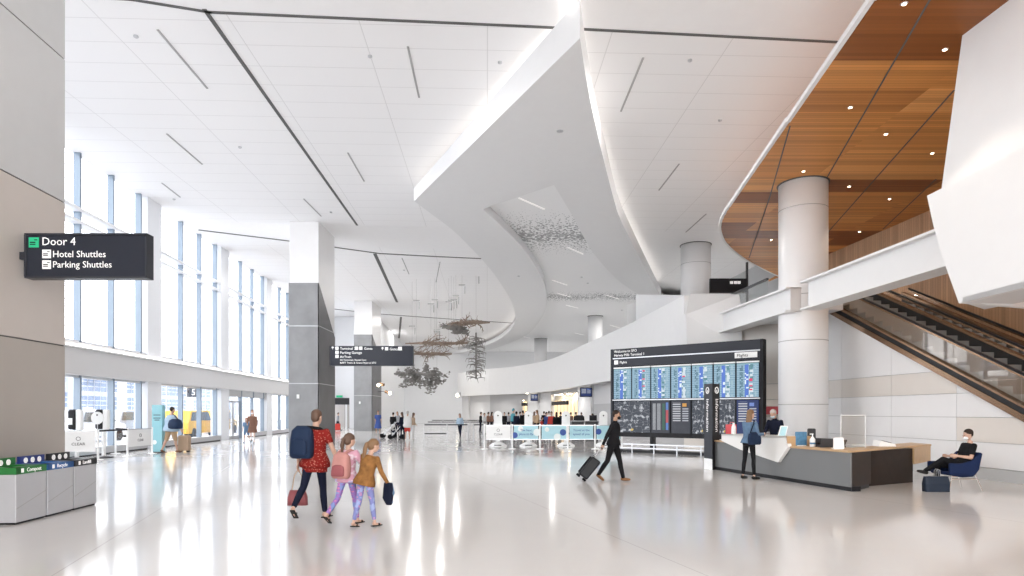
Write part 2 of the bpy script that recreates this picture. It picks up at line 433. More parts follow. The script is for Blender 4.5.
# rim
mb = MB()
for a, b in zip(we, we[1:]):
    d = (b-a).normalized(); nr = Vector((d.y, -d.x, 0))
    if nr.x > 0: nr = -nr
    mb.bar(a+nr*.06+Vector((0, 0, .06)), b+nr*.04+Vector((0, 0, .05)), .09, .12)
mb.build('rim', 'white', wc)
mb = MB()
for a, b in zip(we[1:], we[2:]):
    d = (b-a).normalized(); nr = Vector((d.y, -d.x, 0))
    if nr.x > 0: nr = -nr
    mb.bar(a-nr*.3+Vector((0, 0, .15)), b-nr*.3+Vector((0, 0, .15)), .10, .03)
mb.build('cove_light', 'led', wc)
for s_ in [[(940, -18), (826, 179), (818, 196)], [(954, 90), (828, 232), (822, 240)], [(790, 126), (770, 196), (749, 258)], [(936, 179), (883, 229)]]:
    mb = MB()
    for a, b in zip(s_, s_[1:]): mb.bar(at_z(*a, ZW)-Vector((0, 0, .002)), at_z(*b, ZW)-Vector((0, 0, .002)), .035, .02)
    mb.build('seam', 'line', wc)
for x, y in [(604, 7), (685, 98), (497, 213), (568, 266), (404, 340), (495, 370), (660, 304), (340, 476), (575, 395), (515, 460)]:
    p = at_z(600+x/1.986, y/1.986, ZW)
    d = MB().lathe(p-Vector((0, 0, .012)), [(.055, 0), (.065, .01), (.065, .03)], 14).build('downlight', 'grey_metal', wc)
    MB().lathe(p-Vector((0, 0, .016)), [(.038, 0), (.038, .006)], 12).build('lamp_lens', 'lamp', d)
    if x == 404: continue
    ld = bpy.data.lights.new('downlight_lamp', 'SPOT'); ld.energy = 150 if x > 450 else 60; ld.spot_size = R(80); ld.color = (1, .85, .68); ld.shadow_soft_size = .05
    lo = bpy.data.objects.new('downlight_lamp', ld); COL.objects.link(lo); lo.location = p-Vector((0, 0, .05))

# ------------------------------------------------------------------ left window wall
U0 = -13.9
piers = [4.4+8.4*k for k in range(0, 11)]      # v of the white piers along the hall (3.4, 11.9, 20.4, ...)
wid = 0
mb = MB()
for v in piers: mb.hbox(U0-.45, U0+.12, v-.62, v+.62, 0, 2.94); mb.hbox(U0-.45, U0+.12, v-.62, v+.62, 4.0, CZ+.1)
mb.hbox(U0-.45, U0-.05, 94, 101, 0, CZ+.1)
struct(mb.build('wall_left', 'pier_white'))
mb = MB(); mb.hbox(U0-.45, U0+.28, -5, 101, 2.94, 3.86); mb.hbox(U0-.45, U0+.12, -5, 101, 3.86, 4.12); mb.hbox(U0-.45, U0+.36, -5, 101, 3.86, 3.93)
struct(mb.build('wall_left', 'band', bevel=.01))
mb = MB(); mb.hbox(U0+.16, U0+.24, -4, 100, 3.935, 3.955)
o = mb.build('light_strip', 'led_soft'); tag(o, 'thin strip of light along the top lip of the grey band under the tall windows', 'strip light'); recenter(o, hall(U0+.2, 40, 3.93))
for bi, (v0, v1) in enumerate(zip(piers, piers[1:])):
    wid += 1; a, b = v0+.62, v1-.62
    w = struct(thing('window_%d' % wid, None, None, hall(U0, (v0+v1)/2, 4.1), AX))
    mb = MB()
    for off in (2.8, 5.0, 7.15): mb.hbox(U0-.20, U0+.03, v0+off+.2, v0+off+.3, 4.12, CZ)
    mb.build('mullion', 'mullion', w)
    mb = MB(); mb.hbox(U0-.3, U0+.10, a, b, 8.86, 8.98); mb.hbox(U0-.3, U0+.10, a, b, 8.42, 8.52); mb.hbox(U0-.35, U0+.0, a, b, 4.10, 4.2); mb.build('transom', 'pier_white', w)
    mb = MB(); mb.hbox(U0-.27, U0-.25, a, b, 4.15, CZ); mb.build('glass', 'pane', w)
    wid += 1; w = struct(thing('window_%d' % wid, None, None, hall(U0, (v0+v1)/2, 0), AX))
    door = bi in (4,)
    mb = MB()
    for off in (2.8, 5.0, 7.15):
        mb.hbox(U0-.20, U0+.03, v0+off+.2, v0+off+.3, .0, 2.95)
    mb.build('mullion', 'mullion', w)
    d0 = a if not door else v0+5.0
    mb = MB(); mb.hbox(U0-.3, U0+.0, a, b, 2.55 if door else 2.86, 2.94); mb.hbox(U0-.35, U0+.12, d0, b, 0.05, .30); mb.build('sill', 'grey_metal', w)
    mb = MB(); mb.hbox(U0-.35, U0+.08, d0, b, 0.0, .06); mb.build('kick_plate', 'black', w)
    mb = MB(); mb.hbox(U0-.27, U0-.25, a, b, .3, 2.9); mb.build('glass', 'pane', w)
    if door:
        for k in range(2):
            q0 = a+.15+k*1.1; dd = struct(thing('door_%d' % (k+1), None, None, hall(U0, q0, 0), AX))
            mb = MB()
            for (x0, x1, z0, z1) in ((q0, q0+.1, 0, 2.3), (q0+.95, q0+1.05, 0, 2.3), (q0, q0+1.05, 2.2, 2.3), (q0, q0+1.05, 0, .18), (q0, q0+1.05, .98, 1.06)): mb.hbox(U0-.2, U0-.1, x0, x1, z0, z1)
            mb.build('door_frame', 'grey_metal', dd)
            MB().hbox(U0-.1, U0-.05, q0+.8, q0+.84, .8, 1.4).build('door_handle', 'chrome', dd)
            MB().hbox(U0-.16, U0-.14, q0+.1, q0+.95, .18, 2.2).build('glass', 'pane', dd)
# exterior behind the glass
ext = MB(); ext.prism([hall(-110, -60, -.3), hall(U0-.4, -60, -.3), hall(U0-.4, 140, -.3), hall(-110, 140, -.3)], (0, 0, .25))
struct(ext.build('floor', 'asphalt'))
MB_ = MB
def facade(label, u, v0, v1, z1, nb, zf, group=None):
    t = thing('building', label, 'building', hall(u, (v0+v1)/2, 0))
    MB().hbox(u-8, u, v0, v1, -.05, z1).build('wall', 'bld_white', t)
    st = (v1-v0)/nb
    for k in range(nb):
        for z in zf:
            mb = MB(); a = v0+k*st+.3; b = v0+(k+1)*st-.3; mb.hbox(u, u+.05, a, b, z, z+1.7)
            f = mb.build('window', 'bld_glass', t)
            mb = MB()
            for q in range(1, 5): mb.hbox(u+.05, u+.1, a+(b-a)*q/5-.05, a+(b-a)*q/5+.05, z, z+1.7)
            for q in (1, 2): mb.hbox(u+.05, u+.1, a, b, z+1.7*q/3-.05, z+1.7*q/3+.05)
            mb.build('window_bars', 'bld_white', f)
facade('white building across the road with a grid of blue windows, nearest to the signs', -46, 40, 78, 6.5, 5, (2.2,))
facade('white parking building with window bands beyond the road, farther along', -46, 80, 140, 6.5, 8, (1.9, 4.2))
t = thing('elevated_roadway', 'grey concrete roadway deck above the kerb outside the windows', 'roadway', hall(-30, 60, 0))
MB().hbox(-46, -38, 10, 140, 7.2, 8.0).build('deck', 'bld_grey', t)
for k in range(6): MB().hbox(-39.5, -38.8, 22+k*18, 22.7+k*18, -.05, 7.2).build('pillar', 'bld_white', t)
def taxi(label, c, L=4.8, body='taxi'):
    t = thing('taxi' if body == 'taxi' else 'car', label, 'taxi' if body == 'taxi' else 'car', c, R(90)+AX)
    mb = MB(); prof = [(-L/2, .3), (-L/2, 1.0), (-L/2+.15, 1.15), (-L/2+.45, 1.75), (L/2-1.7, 1.8), (L/2-1.0, 1.12), (L/2-.1, .95), (L/2, .6), (L/2, .3)]
    mb.prism([(x, -.9, z) for x, z in prof], (0, 1.8, 0)); mb.build('car_body', body, t, world=False, bevel=.06)
    mb = MB(); mb.prism([(-L/2+.35, -.92, 1.12), (-L/2+.55, -.92, 1.65), (L/2-1.8, -.92, 1.68), (L/2-1.25, -.92, 1.12)], (0, 1.84, 0)); mb.build('side_window', 'carglass', t, world=False)
    for x in (-L/2+.85, L/2-.85):
        for y in (-.8, .8):
            MB().tube([(x, y-.12, .33), (x, y+.12, .33)], .33, 16).build('wheel', 'tyre', t, world=False)
    MB().box((0, 0, 1.86), (.5, .25, .16)).build('roof_sign', 'paper', t, world=False)
for px, D, lab in ((190, 42, 'yellow taxi van seen through the window left of the crosswalk post'), (216, 50, 'yellow taxi partly hidden behind the mullions further right')):
    q = at_d(px, 430, D); taxi(lab, Vector((q.x, q.y, -.05)))
q = at_d(88, 430, 36); taxi('pale car parked at the kerb behind the check-in kiosks', Vector((q.x, q.y, -.05)), body='bld_white')
q = at_d(124, 430, 44); taxi('grey car parked at the kerb between two mullions', Vector((q.x, q.y, -.05)), body='bld_grey')
q = at_d(221, 436, 43); mb = MB(); mb.lathe((q.x, q.y, -.05), [(.3, 0), (.3, .08), (.16, .1), (.14, .9), (.1, 1.15), (.02, 1.2)], 14)
solo(mb, 'traffic_delineator', 'barrier_red', 'red and white traffic post outside beside the white pier', 'traffic post', (q.x, q.y, -.05))
q = at_u(194, 392, -16.0); t = thing('door_number_sign', 'small grey hanging sign with number 5 outside the glass', 'sign', q)
MB().box(q, (.75, .1, .6), AX+R(0)).build('sign_panel', 'slate', t)
MB().bar(q+Vector((0, 0, .3)), q+Vector((0, 0, 3)), .05).build('hanger', 'grey_metal', t)
text('5', .5, 'text', t, q-AV*.06-LU*.13-Vector((0, 0, .18)), LU, name='number')

# ------------------------------------------------------------------ near left wall
UL = -7.25
w = struct(thing('wall_left', None, None, hall(UL, 4, 0), AX))
zs = [0, 2.82, 5.42, 8.02, CZ+.1]; ms = ['panel_taupe', 'panel_beige', 'panel_grey', 'panel_grey']
vj = [12.2, 10.0, 7.5, 5.0, 2.5, 0]
for (z0, z1, m) in zip(zs, zs[1:], ms):
    for a, b in zip(vj[1:], vj):
        MB().hbox(UL-1.2, UL, a+.008, b-.008, z0+.012, z1-.012).build('wall_panel', m, w)
MB().hbox(UL-1.19, UL-.02, 0, 12.19, 0, CZ+.1).build('joint', 'line', w)
# recycling bins
bd = [('grey bin with a green lid band marked Compost, nearest of the three bins', 'bin_green', 'bin_green', 'Compost'), ('grey bin with a blue lid band marked Recycle, middle of the three bins', 'bin_blue', 'bin_blue', 'Recycle'), ('grey bin with a black lid band marked Landfill, farthest of the three bins', 'bin_black', 'bin_black', 'Landfill')]
UB = -6.42; vb = [9.67, 10.37, 11.05, 11.72]
for k, (lab, m, m2, tx) in enumerate(bd):
    a, b = vb[k], vb[k+1]-.035; t = thing('recycling_bin', lab, 'bin', hall(UB-.35, (a+b)/2, 0), AX, 'recycling bins')
    mb = MB(); mb.hbox(UB-.68, UB, a, b, .03, .72); mb.build('bin_body', 'bin_body', t, bevel=.008)
    mb = MB(); mb.hbox(UB-.66, UB-.02, a+.02, b-.02, 0, .03); mb.build('plinth', 'black', t)
    mb = MB()
    mb.hbox(UB-.69, UB+.004, a-.002, a+.12, .72, .82); mb.hbox(UB-.69, UB+.004, b-.12, b+.002, .72, .82); mb.hbox(UB-.15, UB+.004, a, b, .72, .82); mb.hbox(UB-.69, UB-.55, a, b, .72, .82)
    mb.build('lid_band', m, t)
    MB().hbox(UB-.55, UB-.15, a+.1, b-.1, .72, .76).build('opening', 'black', t)
    mb = MB(); mb.hbox(UB-.47, UB-.43, a+.03, b-.03, .80, .93); mb.build('sign_plate', m2 if k != 1 else 'bin_navy', t)
    for q in range(3): c = hall(UB-.428, a+.16+.16*q, .865); MB().tube([c-LU*.0, c+LU*.006], .045, 10).build('pictogram', 'text', t)
    MB().add([hall(UB+.002, a, .22), hall(UB+.002, b, .42), hall(UB+.002, b, .43), hall(UB+.002, a, .23)], [(0, 1, 2, 3)]).build('crease_line', 'line_soft', t)
    # lettering on the near-facing band
    text(tx, .085, 'text', t, hall(UB+.006, a+.22, .745), AV, name='lettering')
    MB().box(hall(UB+.006, a+.13, .77), (.006, .05, .06), AX).build('icon', 'text', t)
# ------------------------------------------------------------------ hanging blade signs
vS = 10.4; q0 = at_d(24.5, 255, 10.4)
def blade(name, label, px0, px1, y0, y1, D, th, lines, bracket=True):
    a = at_d(px0, y0, D); b = at_d(px1, y1, D); c = (a+b)/2; w_ = (b-a).length if False else abs(b.x-a.x); h_ = abs(a.z-b.z)
    t = thing(name, label, 'sign', c)
    MB().box(c+Vector((0, th/2, 0)), (w_, th, h_)).build('sign_face', 'sign_face', t, bevel=.005); fc = t.children[0]
    mb = MB(); mb.box((c.x, D+th/2, a.z+.01), (w_+.03, th+.04, .03)); mb.box((c.x, D+th/2, b.z-.01), (w_+.03, th+.04, .03)); mb.box((a.x, D+th/2, c.z), (.04, th+.04, h_)); mb.box((b.x, D+th/2, c.z), (.03, th+.04, h_))
    mb.build('sign_frame', 'slate', t)
    k = D/F
    for (s, x, y, sz, m) in lines:
        p = at_d(x, y, D)-Vector((0, .004, 0))
        if s in ('BOX', 'GBOX'):
            MB().box(p+Vector((sz*k/2, 0, sz*k/2)), (sz*k, .006, sz*k)).build('icon', m, fc)
        elif s == 'ARROW':
            mb = MB(); u = sz*k; c2 = p+Vector((u/2, -.004, u/2))
            mb.bar(c2-Vector((0, 0, u*.4)), c2+Vector((0, 0, u*.35)), u*.16, .004, up=Vector((0, 1, 0)))
            mb.bar(c2+Vector((0, 0, u*.42)), c2+Vector((-u*.35, 0, u*.02)), u*.16, .004, up=Vector((0, 1, 0))); mb.bar(c2+Vector((0, 0, u*.42)), c2+Vector((u*.35, 0, u*.02)), u*.16, .004, up=Vector((0, 1, 0)))
            mb.build('arrow', m, fc)
        elif s == 'BUS':
            u = sz*k; c2 = p+Vector((u/2, -.004, u/2)); mb = MB(); mb.box(c2+Vector((-u*.1, 0, 0)), (u*.55, .004, u*.12)); mb.box(c2+Vector((-u*.1, 0, -u*.2)), (u*.55, .004, u*.1)); mb.box(c2+Vector((u*.22, 0, u*.25)), (u*.3, .004, u*.1))
            mb.build('pictogram', m, fc)
        else: text(s, sz*k*1.38, m, fc, p, (1, 0, 0))
    return t
t = blade('door_sign', 'dark hanging sign reading Door 4, Hotel Shuttles and Parking Shuttles on the left wall', 26, 146.5, 235, 276.5, 10.4, .16, [
    ('GBOX', 29, 247.5, 10, 'green_icon'), ('BUS', 29, 247.5, 10, 'black'), ('Door 4', 41.8, 245.2, 8.2, 'text'), ('BOX', 42.5, 258.3, 8.6, 'text'), ('BUS', 42.5, 258.3, 8.6, 'black'), ('Hotel Shuttles', 52.6, 257.2, 6.7, 'text'),
    ('BOX', 42.5, 269, 8.6, 'text'), ('BUS', 42.5, 269, 8.6, 'black'), ('Parking Shuttles', 52.6, 267.6, 6.7, 'text')])
a_ = at_d(26, 255, 10.4); mb = MB(); mb.box((a_.x-.12, 10.48, a_.z), (.26, .08, .12)); mb.build('bracket', 'slate', t)
t = blade('wayfinding_sign', 'dark hanging sign with rows of gate and parking directions beside the stone pier', 330, 413, 346.5, 365.3, 30.5, .2, [
    ('ARROW', 331, 349.6, 3.4, 'text'), ('BOX', 335.4, 349.8, 3.2, 'text'), ('Terminal 2', 340, 349.7, 2.6, 'text'), ('BOX', 355, 349.8, 3.2, 'text'), ('BOX', 359.2, 349.8, 3.2, 'text'), ('Gates', 364, 349.7, 2.6, 'text'),
    ('ARROW', 380.8, 350.3, 3.4, 'text'), ('BOX', 385, 350.4, 3.2, 'text'), ('Gates', 389.6, 350.3, 2.6, 'text'), ('BOX', 398.3, 350.4, 3.6, 'text'),
    ('BOX', 335.4, 354, 3.2, 'text'), ('Parking Garage', 340, 353.8, 2.6, 'text'), ('BOX', 335.4, 358, 3.2, 'text'), ('AirTrain', 340, 357.9, 2.4, 'text'), ('All Terminals, Rental Cars', 340, 360.8, 1.8, 'text'), ('BART Trains & Grand Hyatt at SFO', 340, 363.6, 1.8, 'text')])

# ------------------------------------------------------------------ stone-clad piers
def pier(label, x0, x1, x2, D, ytop, yb, ywb, joints, dev):
    a = flr(x0, D); b = flr(x1, D); d = Vector((507-CX, F, 0)).normalized()
    L = (b.x-a.x)
    # run back until the far right edge is seen at x2
    k = (x2-CX)/F; s = (b.x-k*b.y)/(k*d.y-d.x); dep = d*s
    t = thing('pier', label, 'pillar', (a+b)/2, 0, None)
    MB().prism([a, b, b+dep, a+dep], (0, 0, CZ+.1)).build('shaft', 'col_white', t)
    zc = EYE+(HZ-yb)/F*D; z2 = EYE+(HZ-ywb)/F*(b+dep).y
    e = Vector((.03, 0, 0)); f = Vector((0, -.03, 0))
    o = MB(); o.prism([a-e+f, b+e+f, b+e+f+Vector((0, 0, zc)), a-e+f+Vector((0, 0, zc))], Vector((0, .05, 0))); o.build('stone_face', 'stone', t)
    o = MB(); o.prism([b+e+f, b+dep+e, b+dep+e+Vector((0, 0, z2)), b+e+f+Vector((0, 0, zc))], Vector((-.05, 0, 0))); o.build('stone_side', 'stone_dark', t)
    for y in joints:
        o = MB(); z = EYE+(HZ-y)/F*D; o.box(((a.x+b.x)/2, D-.032, z), (L+.06, .006, .035)); o.build('joint', 'grey_metal', t); o = MB(); o.bar(b+e*1.2+Vector((0, 0, z)), b+dep+e*1.2+Vector((0, 0, z)), .006, .035)
        o.build('joint', 'grey_metal', t)
    p = at_d(*dev, D-.05); MB().box(p, (.13, .05, .2)).build('wall_device', 'paper', t, bevel=.01)
pier('big grey stone clad pier with white top, left of the hanging directions sign', 289.5, 318.5, 334.5, 31.5, 220, 283, 338, (326, 383.5), (298, 396.5))
pier('smaller grey stone clad pier with white top, behind the red shirted traveller', 354.3, 372, 381, 54, 300, 334.5, 362, (395.5, 360), (359.7, 402.7))
# spotlights on the far pier
for i, (x, y, lab) in enumerate([(381, 404, 'upper'), (386, 411, 'lower')]): pass
for i, (x, y) in enumerate([(380, 383.5), (385.5, 391.5)]):
    p = at_d(x, y, 52); t = thing('spotlight', ['small spotlight with bronze housing on the far pier, upper one', 'small spotlight with bronze housing on the far pier, lower one'][i], 'spotlight', p)
    MB().tube([p, p+Vector((.35, -.2, -.12))], .13, 10).build('housing', 'bronze', t); MB().ell(p+Vector((-.08 if i == 0 else .4, -.25, -.14)), (.13, .1, .13), 10).build('bulb', 'lamp', t)
    MB().bar(p, at_d(377+i, y, 53.5), .05).build('arm', 'dark', t)

# ------------------------------------------------------------------ far end of the hall
mb = MB(); mb.hbox(-14.3, 25, 100.6, 101, 0, CZ); struct(mb.build('wall_back', 'wall_far'))
vB = 64.0
mb = MB(); mb.hbox(-13.9, -13.25, vB, vB+.4, 0, CZ); mb.hbox(-11.35, -8.6, vB, vB+.4, 0, CZ); mb.hbox(-13.25, -11.35, vB, vB+.4, 3.0, CZ); mb.hbox(-8.9, -8.6, vB, 92, 0, CZ); mb.hbox(-8.9, 24, 92, 92.4, 0, CZ); struct(mb.build('wall_back', 'wall_far'))
t = thing('passage', 'dark lit passage opening seen between the two stone piers', 'doorway', hall(-12.3, vB+2))
MB().hbox(-13.25, -11.35, vB-.05, vB+.3, 2.35, 3.0).build('header', 'dark', t)
MB().hbox(-12.75, -11.95, vB+5, vB+5.2, 0, 2.6).build('back_door', 'panel_taupe', t)
MB().hbox(-14.5, -10.5, vB+6, vB+6.2, 0, 3).build('back_wall', 'panel_beige', t)
MB().hbox(-11.75, -11.6, vB, vB+.2, 0, 2.35).build('jamb', 'paper', t); MB().hbox(-13.3, -13.15, vB, vB+.2, 0, 2.35).build('jamb', 'paper', t)
MB().hbox(-12.6, -12.0, vB-.1, vB-.02, 3.05, 3.25).build('exit_sign', 'green_icon', t)
p = at_u(0, 0, 1)

# ------------------------------------------------------------------ curved balcony
bpx = [(458, 374), (470, 371.5), (485, 369.3), (500, 368), (514, 366.6), (531, 363.8), (548, 360), (566, 353), (584, 344.5), (605, 335.2), (627, 325), (655, 310.5), (684, 295.5)]
ZB1 = EYE+4.9; ZB0 = EYE+1.95; ZDK = 5.1
bp = [at_z(x, y, ZB1) for x, y in bpx]; bp = [Vector(q) for q in bp]
end0 = bp[0]+Vector((3.5, 5, 0))
pts = dens([(p.x, p.y, 0) for p in [end0]+bp], 4)
pts = [Vector((x, y, 0)) for x, y, _ in pts]
def offs(ps, d):
    out = []
    for i, p in enumerate(ps):
        t_ = (ps[min(i+1, len(ps)-1)]-ps[max(i-1, 0)]).normalized(); out.append(p+Vector((-t_.y, t_.x, 0))*d)
    return out
oi = offs(pts, .35)
bal = thing('balcony', 'long white curved balcony wall running above the ticket counters', 'balcony', pts[len(pts)//2])
rings = [[Vector((a.x, a.y, ZB0)), Vector((a.x, a.y, ZB1)), Vector((b.x, b.y, ZB1)), Vector((b.x, b.y, ZB0))] for a, b in zip(pts, oi)]
MB().loft(rings).build('parapet', 'white', bal)
deck = oi+[hall(16, 26), hall(18, 80), hall(2, 87)]
deck = [p for p in deck]
mb = MB(); mb.prism([Vector((p.x, p.y, 3.72)) for p in deck], (0, 0, ZDK-3.72)); mb.build('deck', 'soffit', bal)
# box at its near end
def xq(x, y, D): return at_d(x, y, D)
Dn = 25.2
t = thing('parapet_box', 'white folded boxy end of the balcony wall above the flight board', 'parapet', at_d(713, 342, Dn))
mb = MB(); f0 = [at_d(690, 293.4, Dn), at_d(739, 294.3, Dn), at_d(742, 308, Dn), at_d(742, 347, Dn), at_d(687.5, 349, Dn+.6), at_d(685.5, 314.5, Dn+.4)]
bk = [p+Vector((.6, 2.6, 0)) for p in f0]; n_ = len(f0)
mb.add(f0+bk, [tuple(range(n_)), tuple(range(n_, 2*n_))]+[(i, (i+1) % n_, n_+(i+1) % n_, n_+i) for i in range(n_)]); mb.build('face_panel', 'white', t)
MB().prism([at_d(686, 313.5, Dn+.35), at_d(688, 349, Dn+.6), at_d(676, 349, Dn+2.2), at_d(674, 317, Dn+2.2)], (.1, .3, 0)).build('return_panel', 'white', t)
t = thing('parapet_box', 'white boxy parapet set back behind the balcony wall, left of the round column', 'parapet', at_d(655, 310, 33))
MB().prism([at_d(636, 294.5, 36), at_d(683, 295, 33), at_d(683, 325, 33), at_d(636, 330, 36)], (1, 2.5, 0)).build('face_panel', 'canopy_white', t)
MB().prism([at_d(627, 305.5, 37), at_d(636.3, 301, 37), at_d(636.3, 330, 37), at_d(627, 332, 37)], (.6, 2, 0)).build('side_panel', 'white', t)
mb = MB(); mb.hbox(18.6, 19, 24, 92, 5.0, CZ); mb.hbox(17.2, 19, 35.4, 35.6, 5.0, CZ) if False else None; struct(mb.build('wall_right', 'panel_grey'))
# ------------------------------------------------------------------ round columns
def column(label, px, D, r, z0, z1, seams=(), cap=True):
    c = flr(px, D); t = thing('round_column', label, 'column', c+Vector((0, 0, z0)))
    MB().lathe(c, [(r, z0), (r, z1)], 48).build('shaft', 'col_white', t, smooth=False)
    o = t.children[0]
    for p in o.data.polygons: p.use_smooth = len(p.vertices) == 4
    for z in seams: MB().lathe(c, [(r+.004, z-.012), (r+.004, z+.012)], 48).build('seam', 'line_soft', t)
    if cap: MB().lathe(c, [(r+.05, z1-.025), (r+.05, z1)], 36).build('collar', 'line', t)
column('large white round column rising through the wooden canopy behind the information desk', 803, 20.8, .745, 0, ZW, (1.86, 3.9, 5.35, 8.15))
column('white round column behind the folded end of the balcony wall', 695.7, 36, .82, ZDK, CZ, (9.9,))
column('slim white round column on the upper level, middle one along the balcony', 595.3, 58, .65, ZDK, ZR)
column('small white round column on the upper level, farthest along the balcony', 540.7, 76, .76, ZDK, ZR)
t = thing('upper_level_sign', 'black sign with small white symbols under the ceiling behind the balcony', 'sign', at_d(727, 286, 33))
MB().box(at_d(728, 286, 33), (1.9, .15, .75)).build('sign_panel', 'black', t)
for x in (738, 741.5, 746): pass
for x in (734.5, 738.5, 742): MB().box(at_d(x-3, 282.5, 32.9), (.16, .02, .14)).build('icon', 'text', t)
MB().box(at_d(747, 283, 34), (.1, .1, 2.2)).build('post', 'dark', t)

# ------------------------------------------------------------------ white edge beams beside the big column
ub = 10.2
bm_ = thing('edge_beam', 'long white steel edge beam running from the round column towards the upper right', 'beam', hall(ub, 15, 5))
Ht = EYE+.385*ub; Hb = EYE+.30*ub
v1 = at_u(808.5, 290, ub).dot(AV); v0 = 5.5
MB().hbox(ub, ub+.35, v0, v1, Hb, Ht).build('web', 'white', bm_)
mb = MB(); mb.hbox(ub-.16, ub+.45, v0, v1+.2, Ht-.06, Ht); mb.hbox(ub-.16, ub+.45, v0, v1+.2, Hb, Hb+.05); mb.build('flange', 'white', bm_)
MB().hbox(ub+.02, ub+.3, v1+.0, v1+.05, Hb+.05, Ht-.06).build('end_plate', 'grey_metal', bm_)
bm2 = thing('edge_beam', 'white steel edge beam between the balcony end and the round column', 'beam', hall(ub, 23, 5))
v2 = at_u(781, 300, ub).dot(AV)-.6; v3 = at_u(709, 320, ub).dot(AV)
MB().hbox(ub, ub+.35, v2, v3, Hb+.1, Ht).build('web', 'white', bm2)
mb = MB(); mb.hbox(ub-.16, ub+.45, v2, v3, Ht-.06, Ht); mb.hbox(ub-.16, ub+.45, v2, v3, Hb+.08, Hb+.14); mb.build('flange', 'white', bm2)
ra = thing('glass_railing', 'clear glass railing with dark handrail on top of the beam left of the big column', 'railing', hall(ub+.6, 25, 5.5))
MB().hbox(ub+.6, ub+.62, 22.2, 30, 5.3, 6.35).build('glass_panel', 'screen_clear', ra); MB().hbox(ub+.57, ub+.65, 22.2, 30, 6.35, 6.42).build('handrail', 'dark', ra)
# upper floor slab behind the beams, up to the escalator
mb = MB(); mb.hbox(ub+.36, 12.4, 20.2, 34, Hb+.3, Ht-.1); mb.hbox(12.4, 17.2, 23.4, 34, Hb+.3, Ht-.1); struct(mb.build('floor', 'soffit'))
# big folded white parapet, upper right
up_ = 9.3
fp = thing('folded_parapet', 'huge white angular folded parapet at the upper right over the escalator', 'parapet', hall(up_, 11, 4))
pf = [at_u(930.5, 194, up_), at_u(937.5, 226, up_), at_u(948.5, 262.5, up_), at_u(963, 302.5, up_), at_u(1024, 287.5, up_), at_u(1300, 225, up_), at_u(1300, 10, up_), at_u(1024, 146.5, up_)]
MB().prism(pf, LU*.12).build('outer_face', 'white', fp)
MB().prism([pf[3], pf[4], pf[5], pf[5]+LU*3.2+Vector((0, 0, .35)), pf[3]+LU*1.2+AV*.9+Vector((0, 0, .03))], (0, 0, .1)).build('soffit', 'soffit', fp)
MB().prism([pf[0], pf[1], pf[2], pf[3], pf[3]+LU*3.2+AV*.9, pf[0]+LU*3.2+AV*.6], AV*.1).build('end_face', 'white', fp)
ui = 9.75
pi_ = [at_u(940.5, 196, ui), at_u(962.5, 34, ui), at_u(1003, 0, ui), at_u(1120, -95, ui), at_u(1300, -240, ui), at_u(1300, 40, ui), at_u(1024, 155, ui)]
MB().prism(pi_, LU*.15).build('inner_wall', 'white', fp)
mb = MB(); a = at_u(936, 194.5, up_+.25); b = at_u(1300, 14, up_+.25); mb.bar(a-Vector((0, 0, .08)), b-Vector((0, 0, .08)), .06, .03); mb.build('cove_light', 'led', fp)
# ------------------------------------------------------------------ wood wall behind the escalator, right
mb = MB(); mb.prism([(0, 0, 0), (44, 0, 0), (44, 0, ZW+.1), (0, 0, ZW+.1)], (0, .2, 0))
# panel ribs run upright: rotate the pattern by building the wall along local Y
mb = MB(); mb.prism([(0, -8, 0), (0, 30, 0), (0, 30, ZW+.1), (0, -8, ZW+.1)], (.2, 0, 0)); o = mb.build('wall_right', 'wood_wall'); o.location = hall(17.0, 0); o.rotation_euler = (0, 0, AX); struct(o)
ULR = 12.5
# ------------------------------------------------------------------ white panelled wall under the escalator
wz = [.28, .885, 1.49, 2.095, 2.70]; vjo = [3.0, 5.5, 8.0, 10.5, 13.0, 15.45, 17.95, 20.45, 22.3]
wr = struct(thing('wall_right', None, None, hall(ULR, 14, 0), AX))
def esc_z(v): # underside line of the escalator at distance v on this wall
    a = at_u(1024, 421, ULR); b = at_u(826, 311, ULR); va, vb_ = a.dot(AV), b.dot(AV); return a.z+(b.z-a.z)*(v-va)/(vb_-va)
def vcut(z):
    a = esc_z(10); b = esc_z(20); return 10+(z-a)/(b-a)*10
beige = {(3, 6), (3, 5), (1, 4), (0, 3), (3, 7)}
for j in range(len(vjo)-1):
    a, b = vjo[j]+.006, vjo[j+1]-.006
    for i in range(5):
        z0 = wz[i]+.006; z1 = (wz[i+1]-.006) if i < 4 else 30
        poly = [(a, z0), (b, z0)]
        if esc_z(b) <= z0+.02: continue
        lo = max(a, vcut(z0)); poly = [(lo, z0), (b, z0)]
        if esc_z(b) < z1: poly.append((b, esc_z(b)))
        else: poly += [(b, z1)]; poly.append((max(a, vcut(z1)), z1))
        if esc_z(a) > z0:
            if esc_z(a) < z1: poly.append((a, esc_z(a)))
        pp = [hall(ULR, v, z) for v, z in poly]; q = []
        for p in pp:
            if not q or (p-q[-1]).length > .004: q.append(p)
        m = 'panel_cream' if (i, j) in beige else 'panel_white'
        if m not in M: mk('panel_cream', (.70, .66, .62), .35); mk('panel_white', (.78, .78, .79), .3)
        MB().prism(q, LU*.05).build('wall_panel', m, wr)
mb = MB(); mb.prism([hall(ULR+.03, 3, 0), hall(ULR+.03, 22.3, 0), hall(ULR+.03, 22.3, esc_z(22.3)), hall(ULR+.03, 11.2, esc_z(11.2)+0), hall(ULR+.03, 11.2, .3), hall(ULR+.03, 3, .3)], LU*.1); mb.build('backing', 'line_soft', wr)
mb = MB(); mb.hbox(ULR-.03, ULR+.1, -6, 22.3, 0, .27); o = struct(mb.build('baseboard_right', 'panel_grey'))
